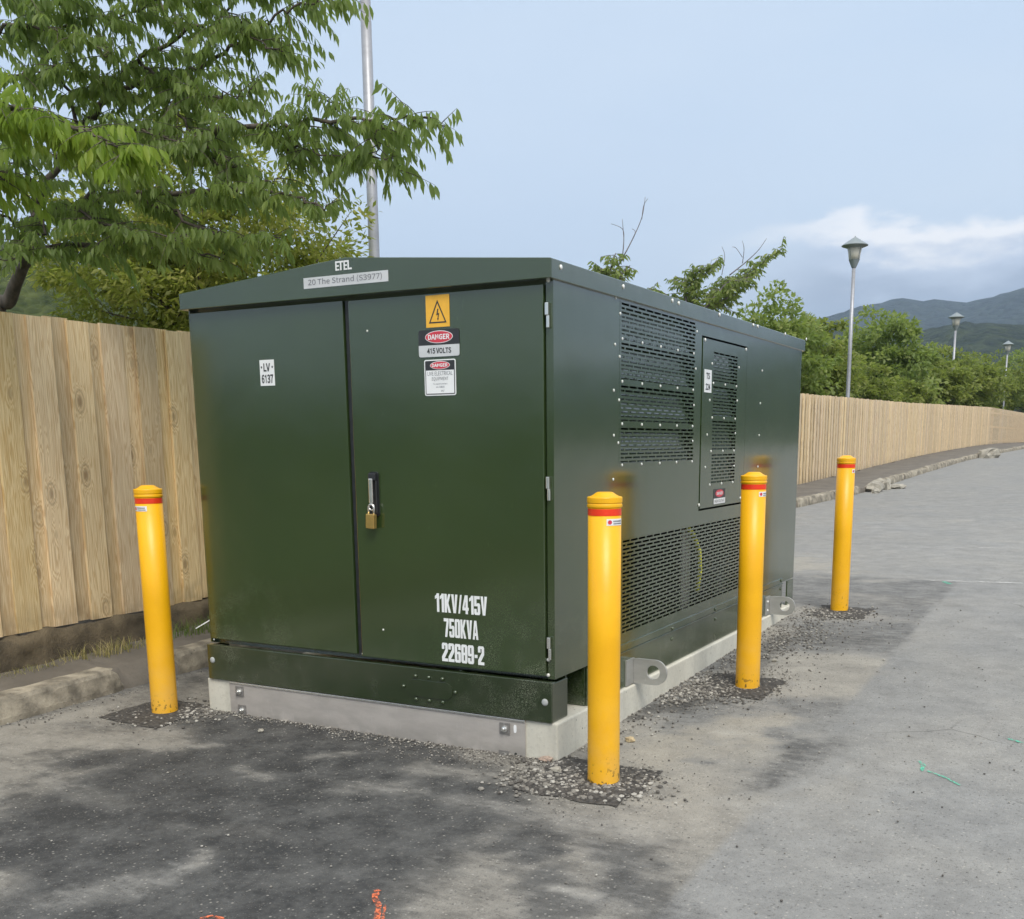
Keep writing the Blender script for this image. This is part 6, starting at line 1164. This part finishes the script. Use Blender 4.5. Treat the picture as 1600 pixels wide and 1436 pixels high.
def leaf_mesh(name, pos, axis, size, nrm, mat, shade, parent=None, wid=1.0, simple_=False):
    """pos, axis, nrm arrays (n,3); one mesh of leaf blades"""
    n = len(pos); axis = axis / np.linalg.norm(axis, axis=1, keepdims=True)
    side = np.cross(axis, nrm); side /= np.linalg.norm(side, axis=1, keepdims=True) + 1e-9; up = np.cross(side, axis)
    T = LEAF_T if not simple_ else np.array([(0, 0, 0), (-.26, .5, .02), (.26, .5, .02), (0, 1, -.05)], float)
    fs = LEAF_F if not simple_ else [(0, 2, 3, 1)]
    V = pos[:, None, :] + size[:, None, None] * (T[None, :, 0, None] * wid * side[:, None, :] + T[None, :, 1, None] * axis[:, None, :] + T[None, :, 2, None] * up[:, None, :])
    K = len(T); V = V.reshape(-1, 3)
    loops = []; tot = []
    for f in fs: tot.append(len(f))
    flat = np.concatenate([np.array(f) for f in fs]); A = (np.arange(n)[:, None] * K + flat[None, :]).ravel()
    tots = np.tile(tot, n); starts = np.concatenate([[0], np.cumsum(tots)[:-1]])
    me = bpy.data.meshes.new(name); me.vertices.add(len(V)); me.vertices.foreach_set('co', V.ravel())
    me.loops.add(len(A)); me.loops.foreach_set('vertex_index', A.astype(np.int32)); me.polygons.add(len(tots))
    me.polygons.foreach_set('loop_start', starts.astype(np.int32)); me.polygons.foreach_set('loop_total', tots.astype(np.int32))
    me.update(calc_edges=True); me.materials.append(mat)
    at = me.attributes.new('shade', 'FLOAT', 'FACE'); at.data.foreach_set('value', np.repeat(shade, len(fs)).astype(np.float32))
    o = link(bpy.data.objects.new(name, me), parent); return o
def catmull(P, k=6):
    P = [Vector(p) for p in P]; out = []
    for i in range(len(P) - 1):
        p0, p1, p2, p3 = P[max(i - 1, 0)], P[i], P[i + 1], P[min(i + 2, len(P) - 1)]
        for j in range(k):
            t = j / k; out.append(.5 * ((2 * p1) + (-p0 + p2) * t + (2 * p0 - 5 * p1 + 4 * p2 - p3) * t * t + (-p0 + 3 * p1 - 3 * p2 + p3) * t ** 3))
    out.append(P[-1]); return out
# the near cherry tree
CT = thing('cherry_tree', (-4.3, .30, .45), 'big leafy green tree with drooping pointed leaves overhanging the fence at upper left', 'tree')
CO = Vector(CT.location)
rel = lambda P: [Vector(p) - CO for p in P]
trunk = [(-4.32, .30, .40), (-4.31, .33, 1.2), (-4.46,0.64,2.20), (-4.37,0.69,2.32), (-4.28,0.68,2.41), (-4.18,0.68,2.52)]
m = MB(); tp = catmull(rel(trunk)); m.tube(tp, list(np.linspace(.062, .034, len(tp))), 12); m.build('trunk', BARK, CT, smooth=True)
BO = [ # (control points, start radius, leaf density, leaf scale)
 ([(-4.18,0.68,2.52), (-4.04,0.70,2.60), (-3.77,0.73,2.62), (-3.42,0.80,2.59), (-2.98,0.80,2.53), (-2.57,0.80,2.47)], .026, 1.0, 1),
 ([(-4.18,0.68,2.52), (-4.10,0.66,2.72), (-3.98,0.73,2.83), (-3.71,0.76,2.85), (-3.28,0.76,2.88), (-2.74,0.70,2.81), (-2.18,0.67,2.76), (-1.93,0.68,2.70), (-1.68,0.70,2.62)], .030, 1.0, 1),
 ([(-4.10,0.66,2.72), (-4.01,0.72,2.95), (-3.74,0.86,3.30), (-3.46,0.89,3.52), (-3.25,0.89,3.64), (-2.95,0.94,3.74), (-2.64,0.99,3.84), (-2.34,1.03,3.94)], .027, 1.0, 1),
 ([(-3.71,0.76,2.85), (-3.31,0.86,3.09), (-2.77,0.80,3.12), (-2.23,0.75,3.11), (-1.79,0.76,3.07), (-1.40,0.74,3.02), (-1.15,0.75,3.00), (-1.01,0.77,2.95)], .020, 1.2, 1),
 ([(-3.46,0.89,3.52), (-3.18,1.04,3.58), (-2.79,1.02,3.60), (-2.48,0.96,3.66), (-2.24,0.97,3.73), (-1.99,0.99,3.77), (-1.78,0.99,3.75)], .016, 1.0, 1),
 ([(-3.41,-0.55,2.97), (-2.91,-0.51,3.00), (-2.52,-0.53,2.91), (-2.28,-0.52,2.84), (-2.07,-0.46,2.75), (-1.91,-0.44,2.66)], .016, 1.9, 1.15),
 ([(-3.28,-0.60,2.77), (-2.85,-0.59,2.68), (-2.56,-0.56,2.60)], .012, 1.3, 1.1),
 ([(-3.74,0.86,3.30), (-3.73,0.75,3.55), (-3.76,0.62,3.77), (-3.79,0.49,4.01)], .014, 1.0, 1),
 ([(-4.01,0.72,2.95), (-3.78,0.38,3.08), (-3.66,0.11,3.17)], .013, 1.0, 1),
 ([(-4.10,0.66,2.72), (-3.93,0.41,2.76), (-3.79,0.15,2.79)], .012, 1.0, 1),
 ([(-3.28,0.76,2.88), (-2.75,0.70,2.66), (-2.35,0.68,2.53), (-2.07,0.72,2.51)], .012, 1.0, 1),
 ([(-3.25,0.89,3.64), (-2.86,0.87,3.42), (-2.52,0.82,3.31), (-2.29,0.83,3.33)], .011, 1.2, 1),
 ([(-3.18,1.04,3.58), (-2.90,0.85,3.28), (-2.63,0.76,3.02), (-2.41,0.77,2.90)], .010, 1.1, 1),
 ([(-2.95,0.94,3.74), (-3.04,0.89,3.93), (-3.09,0.86,4.10)], .010, 1.0, 1),
 ([(-2.23,0.75,3.11), (-2.01,0.75,2.98), (-1.71,0.80,2.90), (-1.42,0.84,2.86)], .009, 1.3, 1),
 ([(-1.79,0.76,3.07), (-1.71,0.80,3.15), (-1.78,0.76,3.20), (-1.84,0.73,3.20)], .005, .8, .9),
 ([(-1.37,0.75,3.02), (-1.42,0.73,2.91), (-1.34,0.77,2.79)], .005, 1.0, 1),
 ([(-2.64,0.99,3.84), (-2.40,0.88,3.69), (-2.22,0.87,3.54), (-2.15,0.90,3.52)], .008, .9, 1),
 ([(-3.76,0.62,3.77), (-3.36,0.61,3.80), (-3.05,0.66,3.79), (-2.77,0.69,3.85)], .010, 1.2, 1),
 ([(-3.78,0.38,3.08), (-3.32,0.29,3.00), (-3.02,0.33,2.92), (-2.77,0.46,2.90)], .010, 1.1, 1),
 ([(-3.98,0.73,2.83), (-3.69,0.43,2.58), (-3.62,0.24,2.47), (-3.70,0.09,2.42)], .010, .9, 1),
 ([(-3.71,0.76,2.85), (-3.29,0.53,2.66), (-2.94,0.49,2.58), (-2.58,0.57,2.53)], .010, 1.1, 1),
 ([(-3.46,0.89,3.52), (-3.33,0.51,3.49), (-3.35,0.27,3.43), (-3.45,0.10,3.37)], .010, 1.2, 1),
 ([(-3.74,0.86,3.30), (-3.20,0.69,3.20), (-2.82,0.66,3.11), (-2.50,0.72,3.00), (-2.33,0.70,2.90)], .010, 1.1, 1),
 ([(-2.18,0.67,2.76), (-2.01,0.64,2.80), (-1.93,0.68,2.85)], .005, .7, .9),
 ([(-3.92,0.31,3.70), (-3.56,0.38,3.73), (-3.26,0.43,3.63), (-3.08,0.53,3.53)], .012, 1.2, 1),
 ([(-3.89,0.32,3.97), (-3.49,0.42,3.89), (-3.12,0.51,3.89), (-2.65,0.76,3.88), (-2.04,0.96,3.87)], .012, 1.2, 1),
]
rt = np.random.RandomState(12)
LP_, LA_, LN_, LS_, LH_ = [], [], [], [], []; YG = []
tw = MB()
view = Vector((cb.x, cb.y, 0)).normalized()
def twig(p, dir_, L, lsc, young):
    """a drooping side shoot with two ranks of hanging leaves"""
    pts = [p]; d_ = dir_.normalized(); n_ = max(4, int(L / .03)); q = Vector(p)
    for i in range(n_):
        d_ = (d_ + Vector((rt.normal(0, .05), rt.normal(0, .05), -.055))).normalized(); q = q + d_ * .03; pts.append(Vector(q))
    tw.tube([x - CO for x in pts[::2]] if len(pts) > 4 else [x - CO for x in pts], list(np.linspace(.0028, .0008, len(pts[::2] if len(pts) > 4 else pts))), 4)
    tone = rt.rand()
    for i, q in enumerate(pts[1:]):
        t = (pts[min(i + 2, len(pts) - 1)] - pts[i]).normalized(); sd_ = t.cross(Vector((0, 0, 1)))
        if sd_.length < .01: sd_ = Vector((1, 0, 0))
        sd_.normalize()
        for s_ in ((1, -1) if rt.rand() < .75 else (rt.choice([1, -1]),)):
            ax = sd_ * s_ * rt.uniform(.15, .75) + t * rt.uniform(.1, .6) + Vector((0, 0, -rt.uniform(.55, 1.3)))
            nr = sd_ * s_ * rt.uniform(.3, 1) + Vector((rt.normal(0, .35), rt.normal(0, .35), rt.uniform(.1, .8)))
            LP_.append(q); LA_.append(ax); LN_.append(nr); LS_.append(lsc * rt.uniform(.050, .112) * (1 - .25 * (i / n_))); LH_.append(min(1, max(0, .55 * tone + .45 * rt.rand()))); YG.append(young)
for bi, (P, r0_, dens, lsc) in enumerate(BO):
    pts = catmull(P); n_ = len(pts)
    for i in range(1, n_ - 1): pts[i] = pts[i] + Vector((rt.normal(0, .012), rt.normal(0, .012), rt.normal(0, .010)))
    m = MB(); m.tube([p - CO for p in pts], [max(.0035, r0_ * (1 - .85 * i / (n_ - 1))) for i in range(n_)], 8)
    m.build('branch', BARKD, CT, smooth=True)
    acc = 0; young = 1 if bi in (5, 6) else 0
    for i in range(1, n_):
        seg = (pts[i] - pts[i - 1]); L_ = seg.length; t = seg.normalized(); frac = i / n_
        if r0_ > .018 and frac < .22: continue
        acc += L_ * dens * 29
        while acc > 1:
            acc -= 1; q = pts[i - 1] + seg * rt.rand()
            sd_ = t.cross(Vector((0, 0, 1))).normalized() * rt.choice([-1, 1])
            dv = sd_ * rt.uniform(.5, 1.1) + t * rt.uniform(.2, 1.0) + Vector((0, 0, rt.uniform(-.15, .42))) + view * rt.normal(0, .35)
            tw_l = rt.uniform(.16, .42) * (1.0 if frac < .5 else 1.0 - .9 * (frac - .5))
            twig(q, dv, tw_l, lsc, young)
    twig(pts[-2], (pts[-1] - pts[-2]) + Vector((0, 0, .03)), .12, lsc, young)
o = tw.build('twigs', BARKD, CT); o['kind'] = 'stuff'
P_ = np.array([tuple(p) for p in LP_]); A_ = np.array([tuple(p) for p in LA_]); N_ = np.array([tuple(p) for p in LN_]); S_ = np.array(LS_); H_ = np.array(LH_); Y_ = np.array(YG)
print('cherry leaves', len(P_))
Cn = np.array(CO)
# the 300 leaves that show largest are parts of their own
rel_ = P_ - np.array(CAM); R3 = np.array([cr, cu, -cb]); q = rel_ @ R3.T
uu = q[:, 0] / q[:, 2] * 1636.5 + 857.7; vv = -q[:, 1] / q[:, 2] * 1636.5 + 1009.5
infr = (uu > 2) & (uu < 1598) & (vv > 2) & (vv < 440)
score = np.where(infr, S_ / q[:, 2], 0); top = set(np.argsort(-score)[:300].tolist())
proto = {}
idx = sorted(top)
for i in idx:
    k = (int(Y_[i]), int(H_[i] * 3.99))
    if k not in proto:
        o = leaf_mesh('leaf', np.zeros((1, 3)), np.array([[0, 1.0, 0]]), np.array([1.0]), np.array([[0, 0, 1.0]]), LF1B if k[0] else LF1, np.array([(k[1] + .5) / 4])); proto[k] = o.data; bpy.data.objects.remove(o)
    o = link(bpy.data.objects.new('leaf', proto[k]), CT)
    a = Vector(A_[i]).normalized(); s_ = a.cross(Vector(N_[i])).normalized(); u_ = s_.cross(a)
    mm = Matrix(((s_.x, a.x, u_.x), (s_.y, a.y, u_.y), (s_.z, a.z, u_.z))).to_4x4() @ Matrix.Scale(float(S_[i]), 4)
    mm.translation = Vector(P_[i]) - CO; o.matrix_local = mm
msk = np.ones(len(P_), bool); msk[idx] = False
for yv, mt, nm in ((0, LF1, 'foliage'), (1, LF1B, 'young_foliage')):
    s_ = msk & (Y_ == yv)
    o = leaf_mesh(nm, P_[s_] - Cn, A_[s_], S_[s_], N_[s_], mt, H_[s_], CT); o['kind'] = 'stuff'

# broader crowns: limbs first, then leaf clumps carried on them
def crown_tree(name, base, centre, radii, nclump, nleaf, lsize, mat, label, seed, trunk_r=.09, bark=None, wid=1.0, lobes=None, clump=.26, hang=.3, droop=0, cat='tree'):
    r = np.random.RandomState(seed); T = thing(name, base, label, cat); B = Vector(base); C_ = Vector(centre) - B; bark = bark or BARK
    m = MB(); c0 = Vector((0, 0, -.3)); tpts = catmull([c0, Vector((C_.x * .25, C_.y * .25, C_.z * .35)), Vector((C_.x * .8, C_.y * .8, C_.z * .8))])
    m.tube(tpts, list(np.linspace(trunk_r, trunk_r * .5, len(tpts))), 9); m.build('trunk', bark, T, smooth=True)
    lobes = lobes or [(0, 0, 0, 1)]
    cl = []
    for k in range(nclump):
        lo = lobes[r.randint(len(lobes))]
        d_ = r.normal(size=3); d_ /= np.linalg.norm(d_); rr = (.45 + .62 * r.rand() ** .5) * lo[3]
        rr *= 1 + .22 * mnoise.noise(Vector((d_[0] * 2 + seed, d_[1] * 2, d_[2] * 2)))
        p = np.array([C_.x + radii[0] * (lo[0] + d_[0] * rr), C_.y + radii[1] * (lo[1] + d_[1] * rr), C_.z + radii[2] * (lo[2] + d_[2] * rr)])
        if p[2] < .1: continue
        cl.append((p, r.rand(), lo))
    m = MB(); st = tpts[len(tpts) * 2 // 3]
    for p, _, lo in cl[::max(1, len(cl) // 26)]:
        pv = Vector(p); a = tpts[r.randint(len(tpts) // 2, len(tpts))]; mid = a.lerp(pv, .5) + Vector((0, 0, -.06 * (pv - a).length))
        cc = catmull([a, mid, pv], 4); m.tube(cc, list(np.linspace(trunk_r * .32, trunk_r * .05, len(cc))), 5)
    m.build('limbs', bark, T, smooth=True)['kind'] = 'stuff'
    P = []; A = []; Nn = []; Sz = []; H = []
    for p, tone, lo in cl:
        sc_ = clump * (.6 + .8 * r.rand()) * np.array(radii)
        n_ = int(nleaf * (.6 + .8 * r.rand())); q = r.normal(size=(n_, 3)); q /= np.linalg.norm(q, axis=1, keepdims=True) + 1e-6
        q *= (r.rand(n_, 1) ** .45); q[:, 2] = q[:, 2] * .62
        pos = p + q * sc_.mean() * np.array([1, 1, 1]); out_ = q + (p - np.array(C_)) / (np.linalg.norm(p - np.array(C_)) + 1e-6) * .4
        ax = out_ + r.normal(size=(n_, 3)) * .55; ax[:, 2] -= hang
        P.append(pos); A.append(ax); nn = r.normal(size=(n_, 3)) * .6; nn[:, 2] += .8; Nn.append(nn); Sz.append(lsize * r.uniform(.65, 1.3, n_)); H.append(np.clip(.5 * tone + .5 * r.rand(n_), 0, 1))
    P = np.concatenate(P); A = np.concatenate(A)
    o = leaf_mesh('crown', P, A, np.concatenate(Sz), np.concatenate(Nn), mat, np.concatenate(H), T, wid, simple_=True); o['kind'] = 'stuff'
    return T
LB = [(-.5, 0, -.1, .55), (.45, 0, -.1, .6), (0, 0, .25, .7), (.1, .3, -.2, .6), (-.1, -.4, 0, .6)]
c = (-5.29,3.32,2.84)
crown_tree('leafy_bush', (c[0], c[1], .45), (c[0], c[1], 3.0), (1.5, 1.35, 1.22), 340, 95, .072, LF2, 'bushy olive green tree with small leaves behind the fence, left of the kiosk roof', 21, .05, BARKD, .75, LB, .16)
# sparse young tree whose shoots show over the kiosk roof
def sparse_tree(base, shoots, bare, label, seed, lsize):
    T = thing('young_tree', base, label, 'tree'); B = Vector(base); r = np.random.RandomState(seed)
    m = MB(); top = Vector((shoots[0][0])) - B
    m.tube([Vector((0, 0, -.3)), Vector((0, 0, 1.2)), top], [.07, .06, .035], 8); m.build('trunk', BARK, T, smooth=True)
    P = []; A = []; Nn = []; Sz = []; H = []; tw_ = MB()
    for sh in shoots:
        pts = catmull([Vector(p) - B for p in sh], 8); m = MB(); m.tube(pts, list(np.linspace(.028, .006, len(pts))), 6); m.build('branch', BARKG, T, smooth=True)
        for i in range(len(pts) // 5, len(pts)):
            seg = pts[i] - pts[i - 1]
            for _ in range(int(seg.length * 26) + 1):
                q0 = pts[i - 1] + seg * r.rand(); d_ = Vector((r.normal(0, 1), r.normal(0, 1), r.uniform(-.3, .5))).normalized(); L_ = r.uniform(.15, .42) * (1.1 - .5 * i / len(pts))
                tw_.tube([q0, q0 + d_ * L_ * .6 , q0 + d_ * L_ + Vector((0, 0, -.08 * L_))], .004, 4)
                for k in range(int(L_ * 55)):
                    q1 = q0 + d_ * L_ * (k + 1) / (L_ * 55); P.append(tuple(q1)); ax = d_ * .4 + Vector((r.normal(0, .6), r.normal(0, .6), -r.uniform(.3, 1.1))); A.append(tuple(ax)); Nn.append((r.normal(), r.normal(), .5)); Sz.append(lsize * r.uniform(.7, 1.2)); H.append(r.rand())
    tw_.build('twigs', BARKG, T)['kind'] = 'stuff'
    for sh in bare:
        pts = catmull([Vector(p) - B for p in sh[0]], 6); m = MB(); m.tube(pts, list(np.linspace(sh[1], .003, len(pts))), 5); m.build('bare_twig', BARKG, T, smooth=True)
    o = leaf_mesh('foliage', np.array(P), np.array(A), np.array(Sz), np.array(Nn), LF3, np.array(H), T); o['kind'] = 'stuff'
sparse_tree((-4.6, 9.2, .55), [[(-4.44,10.10,3.37), (-4.40,10.12,3.63), (-4.37,10.14,3.80), (-4.31,10.17,4.01)], [(-4.44,10.10,3.45), (-4.24,10.09,3.65), (-4.05,10.08,3.81)], [(-4.48,10.08,3.54), (-4.51,10.18,3.77), (-4.54,10.16,3.83)]],
            [([(-4.39,10.13,3.63), (-4.23,10.21,3.93), (-4.11,10.28,4.18), (-3.99,10.34,4.48), (-3.95,10.36,4.75)], .012), ([(-4.23,10.21,3.90), (-4.21,10.22,4.18), (-4.23,10.21,4.33), (-4.37,10.14,4.40)], .009), ([(-4.21,10.22,4.21), (-4.23,10.21,4.46)], .006),
             ([(-3.99,10.34,4.46), (-3.97,10.35,4.63), (-3.92,10.38,4.73)], .006), ([(-4.11,10.28,4.18), (-4.07,10.30,4.29), (-4.11,10.28,4.33)], .005)],
            'thin young tree with bare upright twigs peeking over the middle of the kiosk roof', 31, .105)
sparse_tree((-5.0, 14.5, .6), [[(-4.53,14.01,3.49), (-4.29,14.14,3.81), (-3.91,14.34,4.07), (-3.57,14.52,4.38), (-3.22,14.71,4.66)], [(-4.58,13.99,3.54), (-4.54,14.01,3.91), (-4.45,14.06,4.23), (-4.21,14.18,4.46)], [(-4.53,14.01,3.49), (-4.91,14.04,3.83), (-5.16,13.91,4.00), (-5.28,13.84,4.03)],
             [(-4.44,14.06,3.59), (-4.03,14.05,3.78), (-3.75,14.20,4.09), (-3.64,14.26,4.22)], [(-4.63,13.96,3.59), (-4.69,13.93,3.97), (-4.64,13.95,4.18), (-4.40,14.08,4.34)], [(-4.38,13.75,3.51), (-4.03,13.71,3.84), (-3.85,13.81,4.05), (-3.58,13.95,4.05)]],
            [([(-4.01,14.29,4.23), (-3.77,14.42,4.44), (-3.58,14.52,4.64), (-3.46,14.58,4.83)], .012), ([(-3.82,14.39,4.42), (-3.80,14.40,4.65), (-3.83,14.38,4.79)], .008), ([(-4.13,14.23,4.23), (-4.09,14.24,4.54), (-4.14,14.22,4.70)], .007), ([(-3.82,14.39,4.52), (-3.92,14.34,4.67), (-3.98,14.30,4.69)], .006), ([(-4.79,13.88,4.07), (-4.84,13.85,4.23)], .005), ([(-4.32,14.12,4.28), (-4.29,14.14,4.49)], .005)],
            'spreading young tree with a long leafy shoot pointing right above the kiosk roof', 32, .115)
def ct(name, u, v, D, rx, rz, ncl, nl, ls, mat, label, seed, **k):
    pass
for (c, zb, rad, ncl, nl, ls, mt, lab_, sd_, lob) in [
    ((-5.47,22.57,3.44), .9, (1.35, 1.5, 1.75), 260, 60, .15, LF3, 'fresh green bushy tree rising just behind the far top corner of the kiosk', 41, LB),
    ((-5.48,27.09,3.29), .9, (1.0, 1.2, 1.7), 170, 55, .16, LF4, 'narrow green tree between the kiosk corner and the first distant lamp', 42, LB),
    ((-6.24,39.13,4.27), 1.0, (2.2, 2.2, 2.3), 320, 70, .20, LF3, 'rounded green tree beside the first distant lamp above the fence', 43, [(-.35, 0, -.35, .7), (.4, 0, -.45, .65), (-.05, 0, .2, .72), (.3, 0, -.1, .6)]),
    ((-6.31,34.57,3.17), 1.0, (2.0, 1.6, 1.1), 200, 60, .17, LF4, 'low green shrubbery at the foot of the first distant lamp', 44, LB),
    ((-5.16,37.44,2.93), 1.0, (1.5, 1.4, .8), 160, 60, .16, LF4, 'low leafy shrub drooping over the fence between the first two distant lamps', 45, LB),
    ((-6.01,57.35,4.35), 1.1, (3.1, 2.8, 1.9), 330, 70, .22, LF4, 'wide olive green tree standing in front of the second distant lamp', 46, LB),
    ((-5.06,44.28,3.66), 1.0, (1.8, 1.6, 1.3), 220, 60, .18, LF4, 'small olive tree left of the second distant lamp', 47, LB),
    ((-5.08,69.15,4.84), 1.1, (3.1, 2.6, 2.1), 260, 70, .21, LF4, 'broad low tree between the second and third distant lamps', 48, LB),
    ((-4.13,87.76,5.73), 1.1, (3.6, 2.8, 2.6), 230, 70, .24, LF3, 'brighter green tree at the right edge of the picture', 49, LB)]:
    crown_tree('background_tree', (c[0], c[1], zb), c, rad, ncl, int(nl * .8), ls, mt, lab_, sd_, .10, BARKD, 1.0, lob, .145)
# ------------------------------------------------------------------ air
HAZE = True
if HAZE:
    m = bpy.data.materials.new('haze_air'); m.use_nodes = True; t = m.node_tree; t.nodes.clear()
    o_ = t.nodes.new('ShaderNodeOutputMaterial'); v_ = t.nodes.new('ShaderNodeVolumePrincipled')
    v_.inputs['Color'].default_value = (.62, .78, 1.0, 1); v_.inputs['Density'].default_value = .00032; v_.inputs['Anisotropy'].default_value = .2
    t.links.new(v_.outputs[0], o_.inputs['Volume'])
    m_ = MB(); m_.box(-2700, 2700, -2700, 2700, -6, 325); o = m_.build('haze', m); tag(o, kind='stuff')
